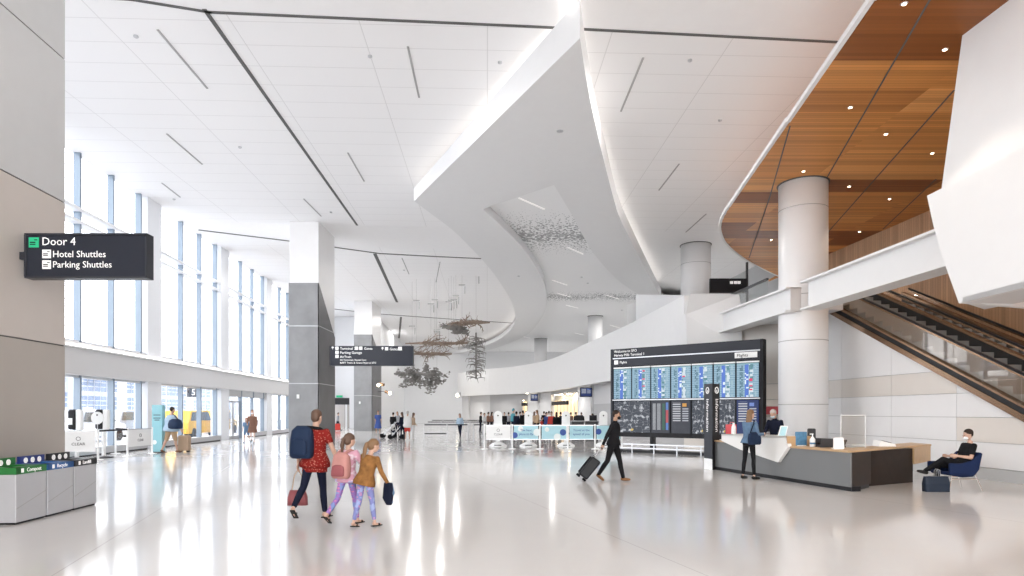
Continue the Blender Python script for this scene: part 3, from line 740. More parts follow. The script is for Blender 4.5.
# ------------------------------------------------------------------ escalator
es = thing('escalator', 'bronze trimmed escalator with glass sides climbing away along the panelled wall', 'escalator', hall(ULR+1, 14, 0), AX)
sl = (esc_z(20)-esc_z(10))/10
GO = 0
def EP(u, v, dz): return hall(u, v, esc_z(v)+dz+GO)
va, vb2 = 5.5, 22.2
def slab(u0, u1, d0, d1, m, name, v0=va, v1=vb2, par=None):
    return MB().prism([EP(u0, v0, d0), EP(u0, v1, d0), EP(u0, v1, d1), EP(u0, v0, d1)], LU*(u1-u0)).build(name, m, par or es)
for k, uo in enumerate((ULR, ULR+1.85)):
    GO = -.35*k
    slab(uo-.06, uo+.1, 0, .16, 'bronze', 'truss_trim')
    slab(uo-.03, uo+.1, .16, .30, 'esc_dark', 'truss_panel')
    slab(uo-.05, uo+.12, .30, .36, 'bronze', 'skirt_trim')
    slab(uo+1.5, uo+1.62, .3, .75, 'esc_dark', 'inner_skirt')
    slab(uo+1.48, uo+1.64, .75, .82, 'bronze', 'skirt_trim')
    mb = MB()
    vv = va
    while vv < vb2-.4: # treads
        mb.hbox(uo+.12, uo+1.5, vv, vv+.42, esc_z(vv)+.25+GO, esc_z(vv)+.60+GO); vv += .42
    mb.build('steps', 'esc_step', es)
    for uu in (uo+.03, uo+1.55):
        vv = va
        while vv < vb2-1:
            MB().prism([EP(uu, vv+.02, .36), EP(uu, vv+2.0, .36), EP(uu, vv+2.0, .98), EP(uu, vv+.02, .98)], LU*.02).build('glass_panel', 'esc_glass', es); vv += 2.02
        mb = MB(); mb.bar(EP(uu+.01, va, 1.03), EP(uu+.01, vb2-.3, 1.03), .09, .06); mb.build('handrail', 'black', es, bevel=.02)
        mb = MB(); mb.bar(EP(uu+.01, va, .97), EP(uu+.01, vb2-.3, .97), .05, .05); mb.build('handrail_guide', 'bronze', es)
# ------------------------------------------------------------------ walls and counters under the balcony
def ray_x(px, a, b):                            # where the sight line of px crosses the plan segment a-b
    k = (px-CX)/F; den = (b.x-a.x)-k*(b.y-a.y)
    if abs(den) < 1e-9: return None
    s = (k*a.y-a.x)/den
    return s
WL = offs(pts, 1.0); li = min(range(len(WL)), key=lambda i: WL[i].x/WL[i].y); WL = [flr(440, WL[li].y+1)]+WL[li:] + [hall(11.0, 24.6), hall(13.6, 20.9+.6)]
def wpt(px, z=0, d=0, line=None):
    L_ = line or WL
    for a, b in reversed(list(zip(L_, L_[1:]))):
        s = ray_x(px, a, b)
        if s is not None and -1e-6 <= s <= 1+1e-6:
            p = a+(b-a)*s; t_ = (b-a).normalized(); nn = Vector((t_.y, -t_.x, 0))
            if nn.y > 0: nn = -nn
            return Vector((p.x, p.y, z))+nn*d, t_
    raise Exception(px)
mk('wall_grey', (.46, .46, .47), .5); mk('wall_mid', (.62, .62, .63), .5)
def wseg(x0, x1, z0, z1, m, th=.25, d=0, name='wall_right'):
    n_ = max(1, int(abs(x1-x0)/12)); xs = [x0+(x1-x0)*i/n_ for i in range(n_+1)]; rings = []
    for x in xs:
        p, t_ = wpt(x, 0, d); q = p+Vector((abs(t_.y), abs(t_.x), 0)).normalized()*th if False else wpt(x, 0, d-th)[0]
        rings.append([Vector((p.x, p.y, z0)), Vector((p.x, p.y, z1)), Vector((q.x, q.y, z1)), Vector((q.x, q.y, z0))])
    o = MB().loft(rings).build(name, m); return struct(o)
wseg(463, 470, 0, 3.71, 'white', .5, .3)
wseg(470, 490, 0, 3.71, 'wall_mid'); wseg(490, 521, 0, 3.71, 'wall_grey')
wseg(521, 529.5, 2.9, 3.71, 'wall_grey'); wseg(529.5, 539, 0, 3.71, 'white', .5, .2); wseg(539, 551, 0, 3.71, 'wall_mid')
wseg(551, 580, 3.3, 3.71, 'wall_grey'); wseg(580, 593.5, 0, 3.71, 'white', .5, .2); wseg(593.5, 684, 2.2, 3.71, 'wall_mid'); wseg(593.5, 684, 0, 2.2, 'wall_grey', .25, -.02)
wseg(684, 818, 0, 5.1, 'panel_cream', .25)
for z in (.9, 1.5, 2.1, 2.7):
    wseg(692, 790, z-.01, z+.01, 'line_soft', .05, .02, 'trim_%d' % int(50+z*10))
WK = offs(pts, 2.4); li2 = min(range(len(WK)), key=lambda i: WK[i].x/WK[i].y); WK = WK[li2:]
# lit niches behind the ticket counters
for (x0, x1, ztop, lab) in ((520, 530.5, 2.95, 'narrow warm lit service niche in the far grey wall, left of the first blue screen'), (550, 581, 3.35, 'wide warm lit service room with bright slats behind the far counters')):
    p0, _ = wpt(x0, 0, -.2); p1, _ = wpt(x1, 0, -.2); q0_, _ = wpt(x0-1, 0, -.7, WK); q1_, _ = wpt(x1+3, 0, -.7, WK)
    t = thing('service_niche', lab, 'niche', (p0+p1)/2)
    MB().bar(q0_+Vector((0, 0, (ztop+.3)/2)), q1_+Vector((0, 0, (ztop+.3)/2)), .1, ztop+.3).build('back_wall', 'wall_mid', t)
    n_ = 3 if x1-x0 < 15 else 9
    for k in range(n_):
        xa = x0+1+(x1-x0)*(k+.1)/n_; xb = x0+1+(x1-x0)*(k+.68)/n_; ca, _ = wpt(xa, 1.9, .02, WK); cb_, _ = wpt(xb, 1.9, .02, WK)
        MB().bar(ca, cb_, .06, 1.7).build('glow_panel', 'niche_glow', t)  # warm light on the niche back is put into these glowing panels
    MB().prism([p0+Vector((0, 0, ztop)), p1+Vector((0, 0, ztop)), q1_+Vector((2, 0, ztop)), q0_+Vector((-1, 0, ztop))], (0, 0, .1)).build('ceiling_panel', 'soffit', t)
    for k in range(3 if n_ < 5 else 8):
        c = p0+(q1_-p0)*(.1+.8*((k*37) % 10)/10)+Vector((0, 0, ztop-.05)); MB().ell(c, (.1, .1, .05), 8).build('downlight', 'lamp', t)
    c = p0+(p1-p0)*.25; MB().bar(Vector((p0.x, p0.y, 2.45)), Vector((c.x+(p1.x-p0.x)*.3, c.y+(p1.y-p0.y)*.3, 2.45)), .2, .35).build('overhead_sign', 'black', t)
def scr_mat(name, kind):
    m = mat(name, (.02, .02, .03), .2); k = NT(m); M[name] = m
    co, s = k.coords('Generated'); U, V = s[0], s[2]
    def cell(nx, ny, seed=0):
        cb = k.n('ShaderNodeCombineXYZ'); k.l(k.math('FLOOR', k.math('MULTIPLY', U, nx)), cb.inputs[0]); k.l(k.math('FLOOR', k.math('MULTIPLY', V, ny)), cb.inputs[1]); cb.inputs[2].default_value = seed
        oi_ = k.n('ShaderNodeObjectInfo'); ad = k.n('ShaderNodeVectorMath', operation='ADD'); k.l(cb.outputs[0], ad.inputs[0]); k.l(oi_.outputs['Random'], ad.inputs[1])
        w = k.n('ShaderNodeTexWhiteNoise', noise_dimensions='3D'); k.l(ad.outputs[0], w.inputs['Vector']); return w.outputs['Value']
    def inr(x, a, b): return k.math('MULTIPLY', k.math('GREATER_THAN', x, a), k.math('LESS_THAN', x, b))
    rowf = k.math('FRACT', k.math('MULTIPLY', V, 30))
    line = inr(rowf, .2, .8)
    if kind == 'flights':
        c = k.mix(inr(k.math('FRACT', k.math('MULTIPLY', V, 15)), 0, .5), (.22, .37, .48), (.32, .48, .60))
        c = k.mix(k.math('MULTIPLY', inr(U, .13, .30), k.math('MULTIPLY', line, k.math('GREATER_THAN', cell(14, 30), .45))), c, (.02, .10, .13))
        c = k.mix(inr(U, .38, .56), c, (.10, .20, .62))
        c = k.mix(k.math('MULTIPLY', inr(U, .38, .56), k.math('GREATER_THAN', cell(9, 24, 3), .82)), c, (.75, .85, 1))
        c = k.mix(k.math('MULTIPLY', inr(U, .58, .78), k.math('MULTIPLY', line, k.math('GREATER_THAN', cell(8, 15, 5), .5))), c, (.9, .95, .95))
        c = k.mix(k.math('MULTIPLY', inr(U, .58, .78), k.math('MULTIPLY', line, k.math('GREATER_THAN', cell(8, 15, 9), .75))), c, (.02, .16, .15))
        c = k.mix(k.math('MULTIPLY', inr(U, .60, .74), k.math('GREATER_THAN', cell(4, 26, 12), .965)), c, (.8, .05, .15))
        c = k.mix(k.math('MULTIPLY', inr(U, .84, .94), k.math('MULTIPLY', line, k.math('GREATER_THAN', cell(14, 30, 7), .5))), c, (.4, .55, .6))
        c = k.mix(k.math('GREATER_THAN', V, .955), c, (.25, .42, .48)); st = .9
    elif kind == 'map':
        v = k.n('ShaderNodeTexVoronoi'); v.feature = 'DISTANCE_TO_EDGE'; v.inputs['Scale'].default_value = 6; k.l(co, v.inputs[0])
        n = k.n('ShaderNodeTexNoise'); n.inputs['Scale'].default_value = 7; n.inputs['Detail'].default_value = 4; k.l(co, n.inputs[0])
        c = k.mix(k.math('GREATER_THAN', n.outputs[0], .58), (.06, .07, .09), (.42, .44, .48))
        c = k.mix(k.math('MULTIPLY', k.math('LESS_THAN', v.outputs[0], .012), .5), c, (.6, .62, .65))
        c = k.mix(k.math('GREATER_THAN', n.outputs[0], .68), c, (.85, .85, .88)); st = .75
        n2 = k.n('ShaderNodeTexNoise'); n2.inputs['Scale'].default_value = 3.1; k.l(co, n2.inputs[0]); c = k.mix(k.math('GREATER_THAN', n2.outputs[0], .72), c, (.75, .55, .15))
    elif kind == 'directory':
        c = (.05, .055, .07); c = k.mix(k.math('MULTIPLY', inr(U, .08, .25), k.math('MULTIPLY', inr(V, .1, .92), line)), c, (.55, .57, .6))
        c = k.mix(k.math('MULTIPLY', inr(U, .32, .52), k.math('MULTIPLY', inr(V, .1, .92), line)), c, (.5, .52, .55))
        c = k.mix(k.math('MULTIPLY', inr(U, .62, .76), inr(V, .1, .92)), c, (.05, .14, .10))
        c = k.mix(k.math('MULTIPLY', inr(U, .82, .95), inr(V, .1, .95)), c, (.12, .25, .62))
        c = k.mix(k.math('MULTIPLY', inr(U, .82, .95), inr(V, .32, .72)), c, (.55, .10, .12)); st = .75
    else:
        c = (.05, .055, .07) if kind == 'list' else (.03, .05, .16)
        rf = k.math('FRACT', k.math('MULTIPLY', V, 14)); l2 = inr(rf, .25, .75)
        c = k.mix(k.math('MULTIPLY', k.math('MULTIPLY', inr(U, .08, .5), inr(V, .35, .95)), l2), c, (.6, .62, .66))
        c = k.mix(k.math('MULTIPLY', k.math('MULTIPLY', inr(U, .6, .92), inr(V, .35, .8)), l2), c, (.5, .52, .58))
        c = k.mix(k.math('MULTIPLY', inr(U, .6, .82), inr(V, .82, .92)), c, (.75, .38, .08) if kind == 'list' else (.2, .3, .7)); st = .75
    for l_ in list(k.b.inputs['Base Color'].links): k.nt.links.remove(l_)
    k.b.inputs['Base Color'].default_value = (.01, .01, .012, 1)
    k.l(c, k.b.inputs['Emission Color']); k.b.inputs['Emission Strength'].default_value = st
for a in ('flights', 'map', 'directory', 'list', 'bluelist'): scr_mat('screen_'+a, a)
# blue screens and spotlights on the far wall
for (x0, x1, y0, y1, lab) in ((530.5, 538, 394, 401, 'small blue lit screen hung on the far wall, left one'), (580, 592, 387.5, 397, 'larger blue lit screen hung on the far wall, right one')):
    p, _ = wpt(x1, 0, .9); D = p.y-.4; a = at_d(x0, y0, D); b = at_d(x1, y1, D); c = (a+b)/2
    t = thing('wall_screen', lab, 'screen', c); MB().box(c, (b.x-a.x, .12, a.z-b.z)).build('housing', 'black', t); MB().box(c-Vector((0, .07, 0)), (b.x-a.x-.1, .02, a.z-b.z-.1)).build('display', 'screen_bluelist', t)
    MB().bar(c, c+Vector((0, .5, 0)), .1).build('bracket', 'dark', t)
for (x, y, lab) in ((529, 390.5, 'round spotlight under the balcony edge, right of centre'), (579, 382, 'round spotlight under the balcony edge, nearest the flight board'), (459.5, 394, 'lit spotlight at the left end of the balcony')):
    p, _ = wpt(max(x, 470), 0, 1.2); c = at_d(x, y, p.y-.2); t = thing('spotlight', lab, 'spotlight', c)
    MB().tube([c, c+Vector((-.2, -.35, -.15))], .22, 12).build('housing', 'grey_metal', t); MB().ell(c+Vector((-.22, -.4, -.16)), (.2, .1, .2), 10).build('bulb', 'lamp', t); MB().bar(c, c+Vector((.1, 1.2, .3)), .06).build('arm', 'grey_metal', t)

# ------------------------------------------------------------------ flight information board
BL = flr(610.6, 26.4); BR = flr(763, 22.5); bdv = (BR-BL).normalized(); brz = math.atan2(bdv.y, bdv.x); bn = Vector((bdv.y, -bdv.x, 0))
def bx(px): return ray_x(px, BL, BR)*(BR-BL).length
def BZ(px, y): p = BL+bdv*bx(px); return EYE-(y-HZ)/F*p.y
t = thing('flight_board', 'huge black flight information board with two rows of screens', 'information board', (BL+BR)/2, brz)
LB = (BR-BL).length; ctr = LB/2
def bb(mb, x0, x1, z0, z1, y0, y1): return mb.box(BL+bdv*((x0+x1)/2)+Vector((0, 0, (z0+z1)/2))-bn*((y0+y1)/2), (abs(x1-x0), abs(y1-y0), z1-z0), brz)
ztop = 4.20
bb(MB(), 0, LB, .62, ztop, .06, .35).build('cabinet', 'black', t)
bb(MB(), 0.1, LB-.1, 3.84, ztop-.02, .02, .06).build('header_panel', 'slate', t); bb(MB(), .1, LB-.1, 3.48, 3.78, .02, .06).build('header_panel', 'slate', t)
bb(MB(), .1, LB-.1, 3.79, 3.83, .0, .06).build('header_rule', 'grey_metal', t)
bb(MB(), 0, .09, .55, ztop, 0, .3).build('edge_post', 'slate', t); bb(MB(), LB-.1, LB, .0, ztop, 0, .3).build('edge_post', 'black', t)
xs = [612, 629, 650, 671, 693, 714, 738, 761]; zt = 3.42; zm = 2.13
xe = [0.12+(LB-.24)*i/7 for i in range(8)]
for i in range(7):
    bb(MB(), xe[i]+.045, xe[i+1]-.045, zm+.03, zt-.05, -.02, .06).build('flight_screen', 'screen_flights', t)
    bb(MB(), xe[i]+.02, xe[i+1]-.02, zt-.03, zt+.02, -.0, .06).build('light_bar', 'paper', t)
bb(MB(), .1, LB-.1, zm-.045, zm+.0, -.03, .06).build('middle_rail', 'grey_metal', t)
low = [(0, 2, 'map'), (2, 3, 'directory'), (3, 4, 'list'), (4, 5, 'map'), (5, 6, 'map'), (6, 7, 'bluelist')]
for a, b, kd in low: bb(MB(), xe[a]+.045, xe[b]-.045, .80, zm-.08, -.02, .06).build('map_panel' if kd == 'map' else 'directory_panel', 'screen_'+kd, t)
for x in (xe[2]+.0, xe[5]): bb(MB(), x-.08, x+.08, 0, .7, .1, .3).build('leg', 'black', t)
mb = MB(); bb(mb, 0, LB, .0, .10, -.1, .5); mb.build('base_plate', 'dark', t)
for z in (.17, .32): bb(MB(), -.1, LB, z, z+.05, -.35, -.30).build('guard_rail', 'grey_metal', t)
for q in range(7): bb(MB(), .2+q*.95, .24+q*.95, 0, .35, -.34, -.31).build('rail_post', 'grey_metal', t)
fp_ = BL+bn*.006-bn*.02
def btxt(s, x, z, sz, m='text', off=.0, name='lettering'): return text(s, sz, m, t, BL+bdv*x+bn*(.012+off-.02)+Vector((0, 0, z)), bdv, name)
btxt('Welcome to SFO', .16, 4.045, .145); btxt('Harvey Milk Terminal 1', .16, 3.89, .145); btxt('Flights', .42, 3.60, .13)
bb(MB(), .18, .34, 3.57, 3.73, -.01, .03).build('icon', 'text', t)
bb(MB(), LB-1.0, LB-.2, 3.56, 3.76, -.01, .03).build('label_plate', 'paper', t); btxt('Flights', LB-.92, 3.6, .16, 'black', .03)

# ------------------------------------------------------------------ information desk
A = flr(713.7, 18.0); B = flr(849, 13.0); C_ = flr(871, 13.71); E_ = flr(917, 14.6); G = flr(930, 15.6)
ZT = .83
dk = thing('information_desk', 'long grey angular information desk with wood top and white raised counter', 'desk', (A+B)/2)
d1 = (B-A).normalized(); n1 = Vector((d1.y, -d1.x, 0)); n1 = n1 if n1.x < 0 else -n1        # towards the hall
d2 = (E_-B).normalized(); back_ = -n1
A2 = A+back_*.95; inn = B+d2*.0+(-d1)*1.0+back_*.95
z_ = lambda p, z: Vector((p.x, p.y, z))
G2 = G+Vector((.35, .1, 0)); 
top = [A, B, G2-Vector((.25, 0, 0)), G2+(-d1)*.9, inn, A2]
def poly(ps, z0, z1, name, m, par=dk, bevel=0): return MB().prism([z_(p, z0) for p in ps], (0, 0, z1-z0)).build(name, m, par, bevel=bevel)
poly([A-n1*.03, B-n1*.03, B-n1*.07, A-n1*.07], .09, ZT-.04, 'front_panel', 'desk_front')
poly([A-n1*.05, B-n1*.05+d2*.03, B-n1*.28, A-n1*.28], 0, .10, 'plinth', 'black'); poly([B-n1*.06-d1*.0+d2*.0, C_-d2*.02-d1*.04, C_-d1*.6, B-n1*.09-d1*.6], 0, .10, 'plinth', 'black')
poly(top, ZT-.04, ZT, 'worktop', 'desk_wood')
poly([A-n1*.075, B-n1*.075-d1*.8, B-n1*.5-d1*.8, A+back_*.6], .0, ZT-.04, 'carcass', 'desk_dark')
poly([B-n1*.05, C_, C_+(-d1)*.75, B-n1*.09+(-d1)*.75], .09, ZT-.04, 'end_cabinet', 'desk_dark')
poly([C_+Vector((0, .22, 0)), E_+Vector((0, .15, 0)), E_+(-d1)*.7, C_+(-d1)*.8], .0, ZT-.05, 'recessed_cabinet', 'desk_dark')
poly([E_+Vector((.0, .10, 0)), G2-Vector((.27, 0, 0)), G2+(-d1)*.85, E_+(-d1)*.85], .42, ZT-.04, 'end_drawer_unit', 'desk_wood')
# raised white counter: folded panel
def dpt(px, y, off=.06):
    s = ray_x(px, A+n1*off, B+n1*off); p = A+n1*off+(B-A)*s; return Vector((p.x, p.y, EYE-(y-HZ)/F*p.y))
wp = [dpt(721.5, 434), dpt(786, 436.2), dpt(788, 446.8), dpt(777.5, 462.3), dpt(740, 449.6), dpt(721.5, 440.8)]
MB().prism(wp, -n1*.1).build('counter_panel', 'desk_white', dk)
c0 = z_(wp[0], wp[0].z); 
MB().prism([wp[0], wp[1], wp[1]-n1*.62, wp[0]-n1*.62], (0, 0, -.05)).build('counter_shelf', 'desk_white', dk)
MB().prism([wp[1], wp[1]-n1*.62, z_(wp[1]-n1*.62, ZT), z_(wp[1], ZT)], d1*.05).build('counter_side', 'desk_wood', dk)
WPZ = wp[0].z
def ontop(px, y): return at_z(px, y, ZT)
def don(px, back=.35, z=ZT):                    # a point on the worktop behind pixel px
    a, b = A-n1*back, B-n1*back; s = ray_x(px, a, b); p = a+(b-a)*s; return Vector((p.x, p.y, z))
# things on the desk
p = don(801, .3); t = thing('leaflet_stand', 'blue printed card stand on the desk, left of the sanitizer bottle', 'stand', p)
MB().box(p+Vector((0, 0, .17)), (.28, .03, .32), R(8)).build('print', 'blue_print', t, bevel=.004); MB().box(p+Vector((0, .05, .01)), (.22, .14, .02), R(8)).build('foot', 'paper', t)
p = don(812.5, .32); t = thing('sanitizer_bottle', 'white pump sanitizer bottle standing on the desk beside the blue card', 'bottle', p)
MB().lathe(p, [(.055, 0), (.06, .02), (.06, .17), (.03, .21), (.022, .23)], 16).build('bottle_body', 'paper', t, smooth=True); mb = MB(); mb.tube([p+Vector((0, 0, .22)), p+Vector((0, 0, .29))], .012); mb.bar(p+Vector((-.06, 0, .29)), p+Vector((.02, 0, .29)), .02, .02); mb.build('pump', 'paper', t)
MB().lathe(p, [(.0605, .06), (.0605, .10)], 16).build('label_band', 'blue_print', t)
p = don(811.5, .75); t = thing('desk_phone', 'dark upright card reader behind the sanitizer bottle', 'device', p)
mb = MB(); mb.box(p+Vector((0, 0, .2)), (.2, .06, .4)); mb.build('housing', 'dark', t, bevel=.04)
p = don(829, .55); t = thing('paper_tray', 'black mesh tray on the desk behind the white card', 'tray', p)
mb = MB(); mb.prism([p+Vector((-.25, -.1, .0)), p+Vector((.3, -.1, .0)), p+Vector((.36, -.1, .17)), p+Vector((-.2, -.1, .2))], (0, .02, 0)); mb.box(p+Vector((.05, .05, .02)), (.55, .3, .03)); mb.prism([p+Vector((-.25, .2, .0)), p+Vector((.3, .2, .0)), p+Vector((.36, .2, .18)), p+Vector((-.2, .2, .2))], (0, .02, 0)); mb.build('mesh_panel', 'dark', t)
p = don(822, .6); t = thing('ledger', 'stack of dark folders between the bottle and the mesh tray', 'folders', p); MB().box(p+Vector((0, 0, .03)), (.4, .3, .06)).build('folder', 'dark', t); MB().box(p+Vector((0.02, .01, .08)), (.38, .28, .035), .1).build('folder', 'desk_dark', t)
p = don(838.5, .3); t = thing('card_holder', 'white slanted card holder on the desk, right of the mesh tray', 'card holder', p)
mb = MB(); mb.prism([p+Vector((-.13, -.05, 0)), p+Vector((.1, -.05, 0)), p+Vector((.13, .04, .24)), p+Vector((-.08, .04, .24))], (0, .02, 0)); mb.build('card', 'paper', t); MB().box(p+Vector((0, .05, .01)), (.2, .12, .02)).build('foot', 'paper', t)
p = ontop(858, 445.5); t = thing('magazine', 'white open magazine lying near the desk corner', 'magazine', p+Vector((0, 0, .0)))
for s_ in (-1, 1): MB().box(p+Vector((s_*.12, s_*.02, .012)), (.24, .3, .02), .1).build('page', 'paper', t)
p = ontop(883, 446.3); t = thing('cash_terminal', 'pale desk terminal with dark keypad near the right end', 'terminal', p)
MB().prism([p+Vector((-.16, -.12, 0)), p+Vector((.24, -.12, 0)), p+Vector((.22, -.12, .05)), p+Vector((-.12, -.12, .14))], (0, .3, 0)).build('housing', 'paper', t, bevel=.01)
MB().prism([p+Vector((-.06, -.1, .128)), p+Vector((.14, -.1, .078)), p+Vector((.14, .1, .078)), p+Vector((-.06, .1, .128))], (0, 0, .01)).build('keypad', 'dark', t)
p = Vector((*(wp[0]*.9+wp[1]*.1-n1*.2).xy, WPZ)); t = thing('sanitizer_bottle', 'clear white bottle at the left end of the raised counter', 'bottle', p)
MB().lathe(p, [(.06, 0), (.065, .02), (.06, .2), (.03, .26), (.03, .31)], 14).build('bottle_body', 'paper', t, smooth=True)
s0 = ray_x(731, wp[0]-n1*.3, wp[1]-n1*.3); p = wp[0]-n1*.3+(wp[1]-wp[0])*s0; p.z = WPZ; t = thing('red_bag', 'bright red paper bag on the raised counter left of the woman', 'bag', p)
MB().box(p+Vector((0, 0, .13)), (.26, .14, .26)).build('bag_body', 'red_box', t, bevel=.01); MB().tube([p+Vector((-.06, -.06, .25)), p+Vector((-.04, -.06, .32)), p+Vector((.04, -.06, .32)), p+Vector((.06, -.06, .25))], .008, 6).build('handle', 'red_box', t)
s0 = ray_x(783, wp[0]-n1*.25, wp[1]-n1*.25); p = wp[0]-n1*.25+(wp[1]-wp[0])*s0; p.z = WPZ; t = thing('tablet_stand', 'pale blue tablet tilted on the raised counter in front of the attendant', 'tablet', p)
MB().prism([p+Vector((-.13, 0, 0)), p+Vector((.06, 0, 0)), p+Vector((.16, .08, .27)), p+Vector((-.02, .08, .27))], (0, .02, 0)).build('tablet', 'paper', t); MB().prism([p+Vector((-.10, -.004, .02)), p+Vector((.045, -.004, .02)), p+Vector((.13, .065, .25)), p+Vector((-.01, .065, .25))], (0, .004, 0)).build('print', 'teal_panel', t)
p = ontop(848, 444); p = don(853, .95); t = thing('clear_screen', 'clear acrylic screen standing on the desk against the panelled wall', 'screen', p)
MB().box(p+Vector((0, 0, .36)), (.55, .012, .72)).build('pane', 'screen_clear', t)
for s_ in (-1, 1): MB().box(p+Vector((s_*.27, 0, .36)), (.012, .02, .72)).build('edge', 'paper', t)
MB().box(p+Vector((0, 0, .715)), (.55, .02, .012)).build('edge', 'paper', t)
# red and white shelf behind the attendant
p, _ = wpt(772, 0, .35); t = thing('leaflet_rack', 'leaflet rack with red top cards standing behind the attendant', 'rack', p)
for k, (z, m) in enumerate(((.5, 'paper'), (.85, 'dark'), (1.2, 'paper'))): MB().box(p+Vector((0, .05, z)), (.9, .2, .04)).build('shelf', 'grey_metal', t); MB().box(p+Vector((-.1, -.02, z+.12)), (.6, .04, .2)).build('leaflets', m, t)
MB().box(p+Vector((0, 0, 1.68)), (.95, .06, .3)).build('header_card', 'red_box', t); MB().box(p+Vector((0, .15, .9)), (1.0, .04, 1.9)).build('back_panel', 'panel_cream', t)
for s_ in (-1, 1): MB().box(p+Vector((s_*.49, .05, .9)), (.03, .25, 1.8)).build('side_panel', 'grey_metal', t)
# information pylon
a = flr(704, 18.4); b = flr(712.4, 17.9); c = flr(719.6, 18.15)
t = thing('information_pylon', 'tall dark pylon with Information written down its two faces', 'sign post', b)
ap = b+(a-b); cp = b+(c-b); dp = a+(c-b)
MB().prism([ap, b, cp, dp], (0, 0, EYE-(383.6-HZ)/F*b.y)).build('pylon_body', 'black', t)
MB().prism([ap+Vector((0, -.012, .3)), b+Vector((-.005, -.012, .3)), b+Vector((-.005, -.012, 2.42)), ap+Vector((0, -.012, 2.42))], (0, .012, 0)).build('slate_face', 'slate', t)
MB().prism([ap+Vector((0, -.012, 0)), b+Vector((-.005, -.012, 0)), b+Vector((-.005, -.012, .3)), ap+Vector((0, -.012, .3))], (0, .012, 0)).build('base_face', 'paper', t)
dl = (b-a).normalized(); dr = (c-b).normalized(); nl = Vector((dl.y, -dl.x, 0)); nr_ = Vector((dr.y, -dr.x, 0))
for (o_, dd, nn, w_) in ((a, dl, nl, (b-a).length), (b, dr, nr_, (c-b).length)):
    m_ = o_+dd*w_/2+nn*.022
    text('Information', .2, 'text', t, m_-dd*.06+Vector((0, 0, 2.0)), Vector((0, 0, -1)), up=dd)
    # round i mark
    mb = MB(); cc = m_+Vector((0, 0, 2.23)); ring = [cc+dd*.085*math.cos(2*math.pi*k/20)+Vector((0, 0, .085*math.sin(2*math.pi*k/20))) for k in range(21)]
    mb.tube(ring, .012, 6); mb.build('symbol_ring', 'text', t); mb = MB(); mb.box(cc-Vector((0, 0, .02)), (.02, .01, .07), math.atan2(dd.y, dd.x)); mb.build('symbol', 'text', t)
# ------------------------------------------------------------------ queue barriers with printed panels
def barrier_post(t, p, h, m='grey_metal', r=.035):
    MB().lathe(p, [(.17, 0), (.17, .015), (.05, .03), (r, .04), (r, h), (r*.6, h+.02)], 12).build('post', m, t)
def barrier(name, label, xa, xb, Da, Db, z0, z1, m, group, logo=None, dots=(), words=(), last=False):
    a = flr(xa, Da); b = flr(xb, Db); d = (b-a).normalized(); rz = math.atan2(d.y, d.x); c = (a+b)/2; n = Vector((d.y, -d.x, 0)); w = (b-a).length
    t = thing(name, label, 'barrier', c, rz, group)
    barrier_post(t, a, z1+.03, 'paper')
    if last: barrier_post(t, b, z1+.03, 'paper')
    MB().box(c+Vector((0, 0, (z0+z1)/2)), (w-.14, .02, z1-z0), rz).build('printed_panel', m, t)
    mb = MB(); mb.box(c+Vector((0, 0, z1)), (w, .035, .03), rz); mb.build('top_rail', 'grey_metal', t); MB().box(c+Vector((0, 0, z0)), (w, .035, .03), rz).build('bottom_rail', 'grey_metal', t)
    zc = (z0+z1)/2
    for (f, z, r, mm) in dots:
        q = a+d*w*f+Vector((0, 0, z0+(z1-z0)*z)); MB().tube([q+n*.012, q+n*.018], r, 20).build('printed_dot', mm, t)
    if logo:
        q = c+n*.014+Vector((0, 0, zc+.09)); ring = [q+d*.06*math.cos(2*math.pi*k/16)+Vector((0, 0, .06*math.sin(2*math.pi*k/16))) for k in range(17)]
        MB().tube(ring, .008, 6).build('logo_ring', 'dark', t); text('CLEAR', .13, 'dark', t, c+n*.016+Vector((0, 0, zc-.13)), d, align='CENTER')
    for (s, dz, sz) in words: text(s, sz, 'navy_dot', t, c+n*.024+Vector((0, 0, zc+dz)), d, align='CENTER')
    return t
Dq = 28.0
barrier('queue_barrier', 'white printed barrier panel with a dark logo, first of the middle row', 484.5, 512.0, Dq, Dq, .42, 1.04, 'paper', 'printed queue barriers', logo=True)
barrier('queue_barrier', 'teal barrier panel with a navy dot at its left edge, second in row', 512.3, 539.7, Dq, Dq, .42, 1.04, 'teal_panel', 'printed queue barriers', dots=((.09, .3, .13, 'navy_dot'), (.3, .75, .12, 'pale_dot'), (.9, .5, .16, 'pale_dot')), words=(('The best', .05, .14), ('place to fly', -.12, .14)))
barrier('queue_barrier', 'teal barrier panel with a navy dot at its right side, third in row', 540, 567.7, Dq, Dq, .42, 1.04, 'teal_panel', 'printed queue barriers', dots=((.83, .5, .14, 'navy_dot'), (.25, .7, .1, 'pale_dot'), (.62, .18, .15, 'pale_dot')))
barrier('queue_barrier', 'plain teal barrier panel with two lines of print, fourth in row', 568, 594.7, Dq, Dq, .42, 1.04, 'teal_panel', 'printed queue barriers', words=(('Travel at the', .05, .14), ('speed of you', -.12, .14)))
barrier('queue_barrier', 'teal barrier panel partly behind the man in black, last in row', 595, 622, Dq, Dq, .42, 1.04, 'teal_panel', 'printed queue barriers', dots=((.13, .55, .13, 'navy_dot'),), last=True)
